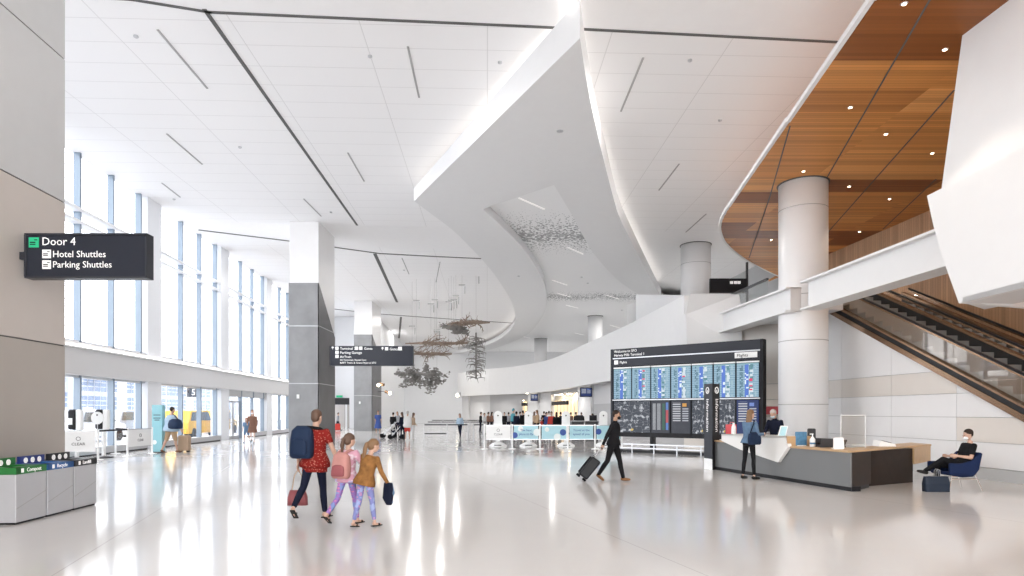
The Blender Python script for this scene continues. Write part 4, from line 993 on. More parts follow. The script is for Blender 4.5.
for i, x in enumerate((498, 528.5, 566, 603.5)):
    p = flr(x, 30.2); t = thing('check_in_kiosk', 'white rounded screening kiosk behind the row of panels, ' + ['behind the white panel', 'behind the first teal panel', 'between third and fourth panels', 'just left of the man in black'][i], 'kiosk', p, 0, 'white screening kiosks')
    mb = MB(); w2 = .19
    prof = [Vector((p.x+sx*w2, p.y, 1.0)) for sx in (-1, 1)]+[Vector((p.x+w2*math.cos(a_), p.y, 1.5+.17*math.sin(a_))) for a_ in [math.pi*k/10 for k in range(11)]]
    mb.prism(prof, (0, .12, 0)); hd_ = mb.build('head', 'paper', t, bevel=.015)
    MB().tube([p+Vector((0, 0, 1.45)), p+Vector((0, -.02, 1.45))], .035, 12).build('camera_lens', 'dark', hd_)
    MB().box(p+Vector((0, .06, .55)), (.16, .1, 1.0)).build('stem', 'paper', t)
    MB().lathe(p+Vector((0, .06, 0)), [(.42, 0), (.42, .05), (.25, .16), (.1, .2)], 24).build('base', 'paper', t, smooth=False); bs_ = t.children[-1]
    MB().box(p+Vector((0, -.34, .07)), (.34, .03, .04)).build('base_strip', 'dark', bs_)
# barriers near the left windows
barrier('queue_barrier', 'white barrier panel with logo beside the recycling bins', 58, 98, 21.0, 21.6, .30, .98, 'paper', 'printed barriers by the windows', logo=True, last=True)
barrier('queue_barrier', 'white barrier panel with logo left of the teal kiosk', 127.5, 152, 23.4, 25.0, .32, .98, 'paper', 'printed barriers by the windows', logo=True, last=True)
p = flr(98, 21.6); q = flr(127.5, 23.4); t = thing('belt_barrier', 'black belt stretched between two white posts by the windows', 'barrier', (p+q)/2)
MB().bar(p+Vector((0, 0, .98)), q+Vector((0, 0, .98)), .02, .06).build('belt', 'belt', t); r_ = flr(115.6, 25); barrier_post(t, r_, 1.0, 'paper'); MB().bar(q+Vector((0, 0, .98)), r_+Vector((0, 0, .98)), .02, .05).build('belt', 'belt', t)
p = flr(97.5, 21.55); t = thing('round_sign', 'round pale sign disc on top of the barrier post by the windows', 'sign', p+Vector((0, 0, 1.01)))
MB().tube([p+Vector((0, -.02, 1.42)), p+Vector((0, .0, 1.42))], .21, 24).build('disc', 'paper', t); MB().bar(p+Vector((0, 0, 1.0)), p+Vector((0, 0, 1.25)), .02).build('stem', 'grey_metal', t)
MB().tube([p+Vector((0, -.025, 1.52)), p+Vector((0, -.02, 1.52))], .03, 10).build('red_mark', 'dark', t)
for x, lab in ((75.0, 'black and white screening kiosk behind the barrier, left of the round sign'), (102, 'black and white screening kiosk just behind the round sign')):
    p = flr(x, 21.9 if x < 80 else 22.6); t = thing('screening_kiosk', lab, 'kiosk', p)
    MB().box(p+Vector((.12, .05, 1.35)), (.2, .2, .72)).build('white_shell', 'paper', t, bevel=.06)
    mb = MB(); mb.box(p+Vector((-.08, 0, 1.36)), (.26, .2, .7)); mb.build('dark_head', 'black', t, bevel=.07); MB().box(p+Vector((-.1, -.11, 1.3)), (.16, .02, .22)).build('screen', 'paper', t)
    MB().box(p+Vector((.03, .05, .5)), (.09, .1, 1.0)).build('stem', 'paper', t); MB().lathe(p+Vector((.03, .05, 0)), [(.3, 0), (.3, .04), (.1, .07)], 20).build('base', 'dark', t)
a = flr(151.8, 25.4); b = flr(162.2, 25.4); t = thing('info_kiosk', 'tall pale teal sign kiosk standing by the white pier', 'kiosk', (a+b)/2)
MB().box((a+b)/2+Vector((0, .12, .97)), (b.x-a.x, .24, 1.86)).build('kiosk_body', 'teal_kiosk', t, bevel=.01); MB().box((a+b)/2+Vector((0, .12, .02)), (b.x-a.x+.06, .3, .04)).build('plinth', 'dark', t)
MB().tube([(a+b)/2+Vector((-.1, -.01, .42)), (a+b)/2+Vector((-.1, 0, .42))], .09, 16).build('printed_dot', 'pale_dot', t)
for z in (1.5, 1.38, 1.3): MB().box((a+b)/2+Vector((0, -.003, z)), (.28 if z > 1.35 else .2, .004, .03)).build('printed_line', 'slate', t)
# plain stanchions with belts
sid = 0
def stan(xa, Da, links, lab):
    p = flr(xa, Da); t = thing('stanchion', lab, 'stanchion', p, 0, 'belt stanchions in the queue')
    barrier_post(t, p, .98, 'grey_metal', .03)
    for (xb, Db, z) in links: MB().bar(p+Vector((0, 0, z)), flr(xb, Db)+Vector((0, 0, z)), .02, .06).build('belt', 'belt', t)
rows_ = [(34.5, [424, 447, 468, 473.5, 484]), (44, [428, 441, 455, 470, 483, 496, 511, 526, 541, 556, 571, 586, 600]), (53, [432, 443, 454, 466, 478, 490, 503, 516, 529, 542, 556, 570, 584, 598, 608])]
nm = ['nearest', 'middle', 'farthest']
for ri, (D, xs_) in enumerate(rows_):
    for i, x in enumerate(xs_):
        ln = []
        if i+1 < len(xs_) and not (ri == 0 and i in (2,)): ln.append((xs_[i+1], D, .93))
        if ri == 0 and i in (0,): ln.append((xs_[i+1], D, .45))
        if ri == 0 and i == 1: ln = [(xs_[2], D, .93)]
        stan(x, D, ln, 'slim metal belt post in the %s queue row, %s' % (nm[ri], 'at its left end' if i == 0 else 'at its right end' if i == len(xs_)-1 else 'number %d from the left' % (i+1)))
# ------------------------------------------------------------------ hanging branch sculptures
rnd = random.Random(11)
def sculpture(label, cx, cy, D, spans, style, wires, m):
    c = at_d(cx, cy, D); t = thing('branch_sculpture', label, 'sculpture', c); k = D/F
    def branch(mb, p, d, L, r, depth):
        pts_ = [p]; q = Vector(p); dd = Vector(d).normalized()
        for i in range(4):
            dd = (dd+Vector((rnd.uniform(-.35, .35), rnd.uniform(-.35, .35), rnd.uniform(-.3, .3)))).normalized(); q = q+dd*L/4; pts_.append(q.copy())
        mb.tube(pts_, [r, r*.85, r*.7, r*.5, r*.25], 5)
        if depth > 0:
            for j in range(5):
                b = pts_[1+j % 4]; e = (dd+Vector((rnd.uniform(-1, 1), rnd.uniform(-1, 1), rnd.uniform(-1, 1)))*1.1).normalized(); branch(mb, b, e, L*rnd.uniform(.4, .65), r*.5, depth-1)
        elif style != 'roots':
            for j in range(3):
                s = rnd.uniform(.05, .10); mb.ell(q+Vector((rnd.uniform(-.1, .1), rnd.uniform(-.1, .1), rnd.uniform(-.1, .1))), (s, s*.6, s*.5), 6)
    w, h = spans[0]*k, spans[1]*k
    if style == 'column':
        MB().tube([c+Vector((0, 0, h/2+.3)), c-Vector((0, 0, h/2))], .06, 8).build('trunk', m, t)
        mb = MB()
        for i in range(90):
            z = rnd.uniform(-h/2, h/2); a = rnd.uniform(0, 2*math.pi); L = w/2*rnd.uniform(.55, 1.05)
            p = c+Vector((0, 0, z)); e = Vector((math.cos(a)*L, math.sin(a)*L, rnd.uniform(-.12, .12))); mb.tube([p, p+e*.5+Vector((0, 0, .06)), p+e, p+e+Vector((rnd.uniform(-.1, .1), 0, -.22))], [.035, .03, .022, .01], 5)
        mb.build('twigs', m, t)
    else:
        mb = MB(); n_ = 14 if style == 'bush' else 18
        for i in range(n_):
            x = rnd.uniform(-.5, .5); p = c+Vector((x*w*.7, rnd.uniform(-.3, .3), rnd.uniform(-.25, .25)*h-(x*h*.35 if style == 'bush' else 0)))
            d = Vector((rnd.choice((-1, 1))*rnd.uniform(.3, 1), rnd.uniform(-.5, .5), rnd.uniform(-.6, .3) if style == 'bush' else rnd.uniform(-.12, .12)))
            branch(mb, p, d, w*(.26 if style == 'bush' else .24), .05, 2 if style == 'bush' else 1)
        mb.build('twigs', m, t)
        MB().tube([c+Vector((-w*.48, 0, -.0)), c+Vector((-w*.2, .1, h*.1)), c+Vector((w*.15, -.1, 0)), c+Vector((w*.5, 0, h*.05))], [.04, .1, .12, .05], 7).build('trunk', m, t)
    for (wx, wy) in wires:
        x = (wx-CX)*k; top_z = CZ if True else 0; y_ = D+rnd.uniform(-.2, .2)
        MB().bar(Vector((x, y_, c.z)), Vector((x, y_, CZ+.01)), .012).build('suspension_wire', 'wire', t)
        mb = MB(); mb.box((x, y_, EYE+(HZ-wy)*k), (.45, .06, .05)); mb.box((x+.2, y_, EYE+(HZ-wy-5)*k), (.05, .05, .5)); mb.build('bracket', 'wire', t)
sculpture('brown root sculpture hanging highest of the branch group', 470, 323, 44, (40, 10), 'roots', [(462, 285), (456, 296), (451, 300)], 'branch_brown')
sculpture('grey cluster of drooping leafy branches at the left of the highest root', 456, 328, 44.6, (22, 12), 'bush', [(454, 300)], 'branch')
sculpture('upright column of grey twigs hanging right of the branch group', 476, 358, 44, (20, 42), 'column', [(476, 275)], 'branch')
sculpture('long flat brown branch hanging low over the sign end', 436, 343.5, 45, (64, 5), 'roots', [(416, 300), (431, 304), (435, 300), (449, 302)], 'branch_brown')
sculpture('short flat brown branch hanging lowest of the flat ones', 430, 354, 46, (44, 4), 'roots', [(412, 326), (437, 332)], 'branch_brown')
sculpture('dark drooping leafy bush hanging lowest of the branch group', 422, 375, 44.5, (36, 26), 'bush', [(437, 330)], 'branch')
# ------------------------------------------------------------------ people
mk('skin', (.52, .33, .25), .55); mk('skin_tan', (.42, .25, .17), .55); mk('skin_pale', (.60, .42, .34), .55)
mk('hair_dark', (.03, .02, .016), .6); mk('hair_brown', (.10, .055, .035), .6); mk('hair_light', (.19, .105, .05), .6); mk('hair_grey', (.42, .40, .38), .6); mk('hair_red', (.17, .06, .03), .6)
mk('cl_black', (.012, .012, .014), .8, bump=.2, bscale=60); mk('cl_navy', (.010, .013, .028), .8, bump=.2, bscale=60); mk('cl_khaki', (.42, .30, .19), .8); mk('cl_ltblue', (.36, .47, .58), .8)
mk('cl_denim', (.11, .18, .28), .8, var=.25, vscale=14); mk('cl_white', (.72, .72, .72), .8); mk('cl_grey', (.30, .31, .33), .8); mk('cl_red', (.50, .06, .05), .8); mk('cl_teal', (.10, .33, .40), .8); mk('cl_brown', (.20, .11, .08), .8)
mk('cl_blue', (.06, .10, .30), .8); mk('cl_tan', (.45, .33, .24), .8); mk('cl_pinkpack', (.48, .24, .22), .8, var=.2, vscale=5); mk('cl_mustard', (.24, .115, .04), .8, var=.7, vscale=13); mk('shoe_black', (.02, .02, .02), .5); mk('shoe_brown', (.20, .09, .03), .5); mk('shoe_white', (.7, .7, .7), .5)
mk('mask_blue', (.55, .70, .80), .7); mk('mask_white', (.8, .8, .82), .7); mk('pack_navy', (.012, .025, .06), .7, var=.3, vscale=5); mk('bag_pink', (.26, .07, .08), .6); mk('case_black', (.014, .015, .018), .35)
def print_mat(name, base, ink, sc, thr, ink2=None):
    m = mat(name, base, .8); k = NT(m); M[name] = m; co, s = k.coords()
    v = k.n('ShaderNodeTexVoronoi'); v.inputs['Scale'].default_value = sc; mp = k.n('ShaderNodeMapping'); mp.inputs['Scale'].default_value = (1, 1, 1.8); mp.inputs['Rotation'].default_value = (.4, .5, 0); k.l(co, mp.inputs[0]); k.l(mp.outputs[0], v.inputs[0])
    c = k.mix(k.math('LESS_THAN', v.outputs['Distance'], thr), base, ink)
    if ink2:
        n = k.n('ShaderNodeTexNoise'); n.inputs['Scale'].default_value = 9; k.l(co, n.inputs[0]); c = k.mix(k.math('GREATER_THAN', n.outputs[0], .55), c, ink2)
    k.l(c, k.b.inputs['Base Color'])
print_mat('cl_redprint', (.21, .018, .015), (.42, .15, .11), 24, .28)
print_mat('cl_leggings', (.28, .16, .42), (.55, .20, .34), 14, .35, (.20, .26, .50))
print_mat('cl_leggings_blue', (.20, .22, .46), (.45, .24, .42), 14, .35, (.30, .36, .60))
print_mat('cl_pinktop', (.60, .33, .42), (.70, .55, .62), 12, .35, (.50, .42, .62))
def V(*a): return Vector(a)
def ring(c, rx, ry, X, Y, n=16, p=2.0):
    out = []
    for k in range(n):
        a = 2*math.pi*k/n; ca, sa = math.cos(a), math.sin(a)
        out.append(c+X*(rx*math.copysign(abs(ca)**(2/p), ca))+Y*(ry*math.copysign(abs(sa)**(2/p), sa)))
    return out
def limb(mb, pts_, rs, n=12):
    # tapered limb with rounded ends
    a, b = pts_[0], pts_[-1]; d0 = (pts_[1]-a).normalized(); d1_ = (b-pts_[-2]).normalized()
    P_ = [a-d0*rs[0]*.7, a-d0*rs[0]*.35]+list(pts_)+[b+d1_*rs[-1]*.35, b+d1_*rs[-1]*.7]; R_ = [rs[0]*.5, rs[0]*.88]+list(rs)+[rs[-1]*.88, rs[-1]*.5]
    mb.tube(P_, R_, n)
def dirv(side, pitch, abd): return V(side*math.sin(abd), math.sin(pitch)*math.cos(abd), -math.cos(pitch)*math.cos(abd))
def skeleton(p):
    J = {}; l = R(p.get('lean', 4)); sd = R(p.get('side', 0))
    U = V(math.sin(sd), math.sin(l), math.cos(l)).normalized(); tw = R(p.get('twist', 0)); X = V(math.cos(tw), math.sin(tw), 0); X = (X-U*X.dot(U)).normalized(); Y = U.cross(X); 
    P0 = V(0, 0, .95); J.update(P=P0, U=U, X=X, Y=Y)
    for s, n in ((-1, 'L'), (1, 'R')):
        hp = P0+V(s*.088, 0, -.03); t, k, ab = p.get('leg'+n, (0, 0, 2)); t, k, ab = R(t), R(k), R(ab)
        kn = hp+dirv(s, t, ab)*.43; sh = dirv(s, t-k, p.get('shab'+n, ab) if not isinstance(p.get('shab'+n), (int, float)) else R(p['shab'+n])); an = kn+sh*.42
        fp = R(p.get('foot'+n, 0)); fy = R(p.get('toe'+n, 8))*s; fd = V(math.sin(fy)*math.cos(fp), math.cos(fp)*math.cos(fy), math.sin(fp))
        J['hip'+n], J['kn'+n], J['an'+n], J['ft'+n] = hp, kn, an, fd
        so = P0+U*.455+X*s*.175; a, ab2, e, inn = p.get('arm'+n, (0, 8, 10, 0)); a, ab2, e, inn = R(a), R(ab2), R(e), R(inn)
        def loc(v): return X*v.x+Y*v.y+U*v.z
        el = so+loc(dirv(s, a, ab2))*.285; fo = loc(dirv(s, a+e, ab2-inn)); wr = el+fo*.25
        J['so'+n], J['el'+n], J['wr'+n], J['fo'+n] = so, el, wr, fo
    hp_ = R(p.get('nod', 5))+l; hy = R(p.get('yaw', 0)); rl = R(p.get('roll', 0))
    HR = Matrix.Rotation(hy, 3, 'Z') @ Matrix.Rotation(rl, 3, 'Y') @ Matrix.Rotation(-hp_, 3, 'X')
    J['neck'] = P0+U*.50; J['HR'] = HR; J['head'] = J['neck']+U*.05+HR @ V(0, .02, .135)
    return J
def person(label, px, D, height, face, pose, outfit, res=.012, far=False, world_pos=None, seat=None, gp=None, pale='skin', child=False):
    """face: heading of the walk in degrees in plan, 0 = away from the camera, 90 = to the right"""
    J = skeleton(pose); sc = height/1.755; of = outfit; hs = 1.18 if child else 1.0
    lo = min((J['an'+n]+V(0, 0, -.075)+(J['ft'+n]*.17 if J['ft'+n].z < 0 else V(0, 0, 0))).z for n in 'LR')
    off = V(0, 0, -lo) if seat is None else V(0, 0, seat/sc-.95)
    rz = -R(face); base = world_pos or flr(px, D); base = Vector((base.x, base.y, base.z if world_pos else 0))
    T_ = Matrix.Translation(base) @ Matrix.Rotation(rz, 4, 'Z') @ Matrix.Scale(sc, 4) @ Matrix.Translation(off)
    W = lambda v: T_ @ v
    U, X, Y, P0 = J['U'], J['X'], J['Y'], J['P']; HR = J['HR']; hd = J['head']
    def mk_(mb, name, m, parent=None, vox=res, sm=2):
        mb.v = [W(v) for v in mb.v]; return mb.build(name, m, parent, remesh=vox*sc, sm=sm)
    fat = of.get('fat', 1.0); fem = of.get('fem', False)
    def torso(mb, e, z0=-.12, z1=.5, flare=0):
        prof = [(-.12, .150, .100), (-.05, .168, .115), (.03, .158, .110), (.12, .135 if fem else .150, .098), (.22, .135 if fem else .152, .102), (.32, .150 if fem else .168, .112), (.40, .165 if fem else .180, .105), (.455, .150, .085), (.49, .085, .065), (.52, .055, .055)]
        rg = []
        for z, rx, ry in prof:
            if z < z0-1e-6 or z > z1+1e-6: continue
            f = flare*max(0, (.10-z)); rg.append(ring(P0+U*z, (rx*(fat if z < .4 else 1)+e+f), (ry*(fat if z < .4 else 1)+e+f), X, Y, 18, 2.3))
        mb.loft(rg)
    # ---- body: one continuous surface
    b = MB(); torso(b, -.012)
    limb(b, [J['neck']-U*.06, J['neck']+U*.04, hd-HR @ V(0, .02, .06)], [.058, .052, .052])
    b.ell(hd+HR @ V(0, -.012, .03)*1, (.075*hs, .094*hs, .085*hs), 16, HR); b.ell(hd+HR @ V(0, .018, -.03), (.060*hs, .074*hs, .080*hs), 14, HR); b.ell(hd+HR @ V(0, .052, -.085), (.030*hs, .030*hs, .024*hs), 10, HR)
    if not far:
        nb = hd+HR @ V(0, .092*hs, -.015); b.loft([ring(nb+HR @ V(0, -.012, .032), .008, .012, HR @ V(1, 0, 0), HR @ V(0, 1, 0), 8), ring(nb, .012, .018, HR @ V(1, 0, 0), HR @ V(0, 1, 0), 8), ring(nb+HR @ V(0, .002, -.016), .017, .024, HR @ V(1, 0, 0), HR @ V(0, 1, 0), 8), ring(nb+HR @ V(0, -.01, -.024), .01, .014, HR @ V(1, 0, 0), HR @ V(0, 1, 0), 8)])
        for s in (-1, 1): b.ell(hd+HR @ V(s*.074*hs, -.008, -.01), (.010, .020, .032), 8, HR)
        b.ell(hd+HR @ V(0, .080*hs, -.062), (.026, .012, .010), 8, HR)
    for n, s in (('L', -1), ('R', 1)):
        hp, kn, an, fd = J['hip'+n], J['kn'+n], J['an'+n], J['ft'+n]
        lk = .86 if of.get('legs') and of.get('leglen', 1) > .6 else 1
        limb(b, [hp, hp.lerp(kn, .5), kn], [.080*lk, .068*lk, .050*lk]); sh = (an-kn); side_b = V(0, -.012, 0)
        limb(b, [kn, kn+sh*.3+side_b, kn+sh*.7, an], [.050*lk, .052*lk, .036*lk, .033*lk])
        limb(b, [an-V(0, 0, .02)-fd*.03, an-V(0, 0, .045)+fd*.06, an-V(0, 0, .052)+fd*.15], [.034, .032, .024])
        so, el, wr, fo = J['so'+n], J['el'+n], J['wr'+n], J['fo'+n]
        limb(b, [so, so.lerp(el, .5), el], [.050, .043, .036]); limb(b, [el, el.lerp(wr, .35), wr], [.037, .036, .024])
        # hand: palm, five separate fingers
        hx = fo.cross(V(0, 1, 0)); hx = hx.normalized() if hx.length > .1 else V(1, 0, 0)
        pn = V(s, 0, 0); pn = (pn-fo*pn.dot(fo)).normalized(); wdt = fo.cross(pn).normalized()
        if wdt.y < 0: wdt = -wdt                           # towards the thumb side
        if far: limb(b, [wr, wr+fo*.12], [.028, .022])
        else:
            pc = wr+fo*.05; rg = [ring(wr+fo*t_, a_, b_, wdt, pn, 12) for t_, a_, b_ in ((-.01, .024, .020), (.03, .036, .016), (.07, .040, .015), (.088, .036, .013))]; b.loft(rg)
            curl = R(of.get('curl', 35))
            for i, (w_, L_) in enumerate(((.030, .068), (.010, .076), (-.011, .070), (-.030, .055))):
                a_ = wr+fo*.082+wdt*w_; d_ = fo; q = [a_]
                for j in range(3):
                    d_ = (Matrix.Rotation(0, 3, 'X') @ d_); c_ = curl*(j+1)*.5; dd = (fo*math.cos(c_)-pn*math.sin(c_)).normalized(); q.append(q[-1]+dd*L_*(.45, .32, .23)[j])
                limb(b, q, [.0095, .009, .0085, .0075], 8)
            tb = wr+fo*.025+wdt*.03; td = (fo*.7+wdt*.6-pn*.25).normalized(); limb(b, [tb, tb+td*.035, tb+td*.035+(fo*.9+wdt*.2-pn*.3).normalized()*.03], [.012, .011, .009], 8)
    body = mk_(b, 'person', pale, None, res if far else .0075, 1)
    tag(body, label, 'person', gp)
    mt = Matrix.Translation(base); body.data.transform(mt.inverted()); body.location = base; ROOT[body.name] = mt
    # ---- clothes
    top = of.get('top'); sl_ = of.get('sleeve', 1.0)
    e0 = .014
    if top:
        mb = MB(); hem = of.get('hem', -.05)
        if of.get('skirt'):
            h = of['skirt']; rg = [ring(P0+V(0, 0, -h+.0), .17+h*.22, .13+h*.2, X, Y, 20), ring(P0+V(0, 0, -h*.5), .18+h*.08, .135+h*.1, X, Y, 20), ring(P0, .175, .13, X, Y, 20), ring(P0+U*.1, .16, .12, X, Y, 20)]; mb.loft(rg)
        torso(mb, e0+of.get('loose', 0), hem if hem >= -.12 else -.12, .50, .25 if of.get('loose', 0) else 0)
        if hem < -.12: mb.loft([ring(P0+U*hem, .175*fat+e0, .125*fat+e0, X, Y, 18, 2.3), ring(P0+U*-.1, .17*fat+e0, .118*fat+e0, X, Y, 18, 2.3), ring(P0+U*.0, .165*fat, .115*fat, X, Y, 18, 2.3)])
        for n in 'LR':
            so, el, wr = J['so'+n], J['el'+n], J['wr'+n]; q = el if sl_ >= 1 else so.lerp(el, sl_*2 if sl_ < .5 else 1)
            if sl_ > .05:
                if sl_ < .5: limb(mb, [so, so.lerp(q, .5), q], [.060, .058, .054])
                else:
                    limb(mb, [so, so.lerp(el, .5), el], [.060, .054, .048]); w2 = el.lerp(wr, min(1, (sl_-.5)*2))
                    if sl_ > .55: limb(mb, [el, w2], [.048, .038])
        if of.get('collar'): limb(mb, [J['neck']-U*.02, J['neck']+U*.03], [.066, .060])
        mk_(mb, of.get('topname', 'shirt'), top, body)
    leg = of.get('legs'); lf = of.get('leglen', 1.0); lw = of.get('legw', 1.0)
    if leg:
        mb = MB(); torso(mb, e0*.6, -.12, .08)
        for n in 'LR':
            hp, kn, an = J['hip'+n], J['kn'+n], J['an'+n]
            if lf <= .5: q = hp.lerp(kn, lf*2); limb(mb, [hp, q], [.098*lw, .086*lw])
            else:
                limb(mb, [hp, hp.lerp(kn, .5), kn], [.096*lw, .080*lw, .062*lw]); e_ = kn.lerp(an, (lf-.5)*2); limb(mb, [kn, kn.lerp(e_, .35)+V(0, -.01, 0), e_], [.062*lw, .062*lw, .048*lw])
        mk_(mb, 'shorts' if lf <= .6 else 'trousers', leg, body)
    for n in 'LR':
        an, fd = J['an'+n], J['ft'+n]; mb = MB(); g = V(0, 0, -1)
        limb(mb, [an-V(0, 0, .03)-fd*.035, an-V(0, 0, .040)+fd*.06, an-V(0, 0, .050)+fd*.165], [.044, .042, .030]) if of.get('sandal') is None else mb.bar(an-V(0, 0, .066)-fd*.07, an-V(0, 0, .07)+fd*.18, .085, .02)
        if of.get('sandal') is not None: mb.bar(an-V(.045, 0, .03)+fd*.09, an-V(-.045, 0, .03)+fd*.09, .03, .02)
        mk_(mb, 'shoe', of.get('shoe', 'shoe_black'), body, res, 1)
    hr = of.get('hair', 'hair_dark'); st = of.get('style', 'short')
    if hr:
        mb = MB(); mb.ell(hd+HR @ V(0, -.024, .046), (.083*hs, .096*hs, .086*hs), 16, HR)
        if st == 'crop': mb.ell(hd+HR @ V(0, -.050, .005), (.068*hs, .058*hs, .065*hs), 12, HR)
        else: mb.ell(hd+HR @ V(0, -.050, -.01), (.075*hs, .066*hs, .082*hs), 12, HR)
        if st == 'long':
            rg = [ring(hd+HR @ V(0, -.05, .02), .082, .055, X, Y, 12), ring(hd+V(0, 0, -.1)-Y*.065, .088, .05, X, Y, 12), ring(hd-U*.22-Y*.085, .085, .04, X, Y, 12), ring(hd-U*.36-Y*.10, .06, .025, X, Y, 12)]; mb.loft(rg)
        if st == 'pony':
            q = [hd+HR @ V(0, -.10, .05), hd+HR @ V(.01, -.16, .0), hd+HR @ V(.015, -.165, -.12), hd+HR @ V(.0, -.13, -.26), hd+HR @ V(0, -.12, -.34)]; limb(mb, q, [.03, .042, .045, .033, .014])
        if st == 'bun': mb.ell(hd+HR @ V(0, -.10, .09), (.045, .045, .04), 10)
        if st == 'wild': mb.ell(hd+HR @ V(0, -.06, -.05), (.11, .08, .11), 10)
        mk_(mb, 'hair', hr, body, res, 1)
    if of.get('mask'):
        mb = MB(); mb.ell(hd+HR @ V(0, .058*hs, -.052), (.062*hs, .058*hs, .048*hs), 12, HR); mk_(mb, 'face_mask', of['mask'], body, res, 1)
    if not far and of.get('eyes'):
        for s in (-1, 1):
            mb = MB(); mb.ell(hd+HR @ V(s*.030, .082*hs, .010), (.013, .008, .006), 8, HR); mb.v = [W(v) for v in mb.v]; mb.build('eye', 'eye', body)
    J['W'] = W; J['body'] = body
    return J
HD = 640
# ---- foreground: woman in red top with navy backpack and pink handbag, two girls
walk = dict(lean=3, legL=(-24, 22, 3), legR=(10, 4, 2), footL=-38, footR=0, nod=4)
J = person('woman in red patterned top and dark trousers walking away with a navy backpack', 315, 9.75, 1.66, 8, dict(walk, armL=(-12, 14, 22, 6), armR=(-2, 24, 8, 0), yaw=-12),
    dict(top='cl_redprint', sleeve=.32, hem=-.20, loose=.012, legs='cl_navy', legw=.92, leglen=.95, hair='hair_brown', style='short', fem=True, sandal=1, shoe='shoe_black', fat=1.08), gp=None, pale='skin')
W = J['W']; c = J['P']+J['U']*.28-J['Y']*.20-J['X']*.13
t = thing('backpack', 'navy blue backpack on the back of the woman in red', 'backpack', W(c-J['U']*.28))
def bagmesh(c, X_, Y_, U_, w, d, h, m, name, parent, W, vox=.015, taper=.8):
    mb = MB(); mb.loft([ring(c-U_*h/2, w*.40, d*.35, X_, Y_, 16, 3.5), ring(c-U_*h*.42, w*.5, d*.5, X_, Y_, 16, 3.5), ring(c, w*.5, d*.55, X_, Y_, 16, 3.5), ring(c+U_*h*.35, w*.46*taper/.8, d*.4, X_, Y_, 16, 3), ring(c+U_*h*.5, w*.25, d*.2, X_, Y_, 16, 2.5)]); mb.v = [W(v) for v in mb.v]; return mb.build(name, m, parent, smooth=True)
pb_ = bagmesh(c, J['X'], J['Y'], J['U'], .36, .22, .52, 'pack_navy', 'pack_body', t, W)
bagmesh(c-J['Y']*.12-J['U']*.08, J['X'], J['Y'], J['U'], .28, .08, .26, 'pack_navy', 'front_pocket', pb_, W)
for s in (-1, 1):
    mb = MB(); sh_ = J['P']+J['U']*.47+J['X']*s*.10; mb.tube([W(c+J['U']*.24+J['X']*s*.08), W(sh_-J['Y']*.06+J['U']*.03), W(sh_+J['Y']*.07+J['U']*.0), W(sh_+J['Y']*.13-J['U']*.16+J['X']*s*.04)], .022, 8); mb.build('strap', 'cl_black', t)
hw = J['W'](J['wrL']+J['foL']*.10); t = thing('handbag', 'small dusky pink handbag hanging from the left hand of the woman in red', 'handbag', hw-V(0, 0, .5))
mb = MB(); cc = hw-V(0, 0, .43); mb.loft([ring(cc-V(0, 0, .12), .15, .06, V(1, 0, 0), V(0, 1, 0), 14, 5), ring(cc, .145, .065, V(1, 0, 0), V(0, 1, 0), 14, 5), ring(cc+V(0, 0, .11), .12, .03, V(1, 0, 0), V(0, 1, 0), 14, 4)]); mb.build('bag_body', 'bag_pink', t, smooth=True)
MB().tube([cc+V(-.09, 0, .1), cc+V(-.05, 0, .33), hw+V(-.01, 0, -.03), hw+V(.02, 0, -.03), cc+V(.06, 0, .33), cc+V(.09, 0, .1)], .008, 6).build('handle', 'cl_tan', t)
J = person('girl with long dark ponytail in pink top and purple leggings, carrying a pale pink backpack', 347, 9.25, 1.31, 20, dict(lean=4, legL=(-20, 30, 3), legR=(14, 6, 3), footL=-35, armL=(12, 12, 30, 10), armR=(20, 22, 50, 20), yaw=-25),
    dict(top='cl_pinktop', sleeve=.35, hem=-.14, loose=.01, legs='cl_leggings', leglen=.93, legw=.86, hair='hair_brown', style='pony', fem=True, sandal=1, shoe='shoe_black'), child=True)
W = J['W']; c = J['P']+J['U']*.20-J['Y']*.20; t = thing('backpack', 'pale pink and cream backpack on the back of the girl in purple leggings', 'backpack', W(c-J['U']*.25))
pb_ = bagmesh(c, J['X'], J['Y'], J['U'], .36, .22, .50, 'cl_pinkpack', 'pack_body', t, W); bagmesh(c-J['Y']*.11-J['U']*.10, J['X'], J['Y'], J['U'], .28, .08, .22, 'bag_pink', 'front_pocket', pb_, W)
for s in (-1, 1):
    mb = MB(); sh_ = J['P']+J['U']*.47+J['X']*s*.10; mb.tube([W(c+J['U']*.24+J['X']*s*.08), W(sh_-J['Y']*.06+J['U']*.03), W(sh_+J['Y']*.07), W(sh_+J['Y']*.13-J['U']*.16)], .02, 8); mb.build('strap', 'cl_pinkpack', t)
J = person('smaller girl with light brown ponytail in mustard brown jumper, leaning right beside her sister', 365, 9.0, 1.24, 28, dict(lean=10, side=8, legL=(-6, 12, 4), legR=(12, 6, 3), footL=-8, armL=(25, 10, 40, 15), armR=(18, 25, 25, 10), yaw=-30, nod=8),
    dict(top='cl_mustard', sleeve=1.0, hem=-.12, loose=.015, legs='cl_leggings_blue', leglen=.9, legw=.9, hair='hair_light', style='pony', fem=True, sandal=1, shoe='shoe_black'), child=True)
W = J['W']; w1 = J['wrR']+J['foR']*.05; t = thing('jacket', 'navy jacket draped over the arm of the smaller girl', 'jacket', W(w1-V(0, 0, .5)))
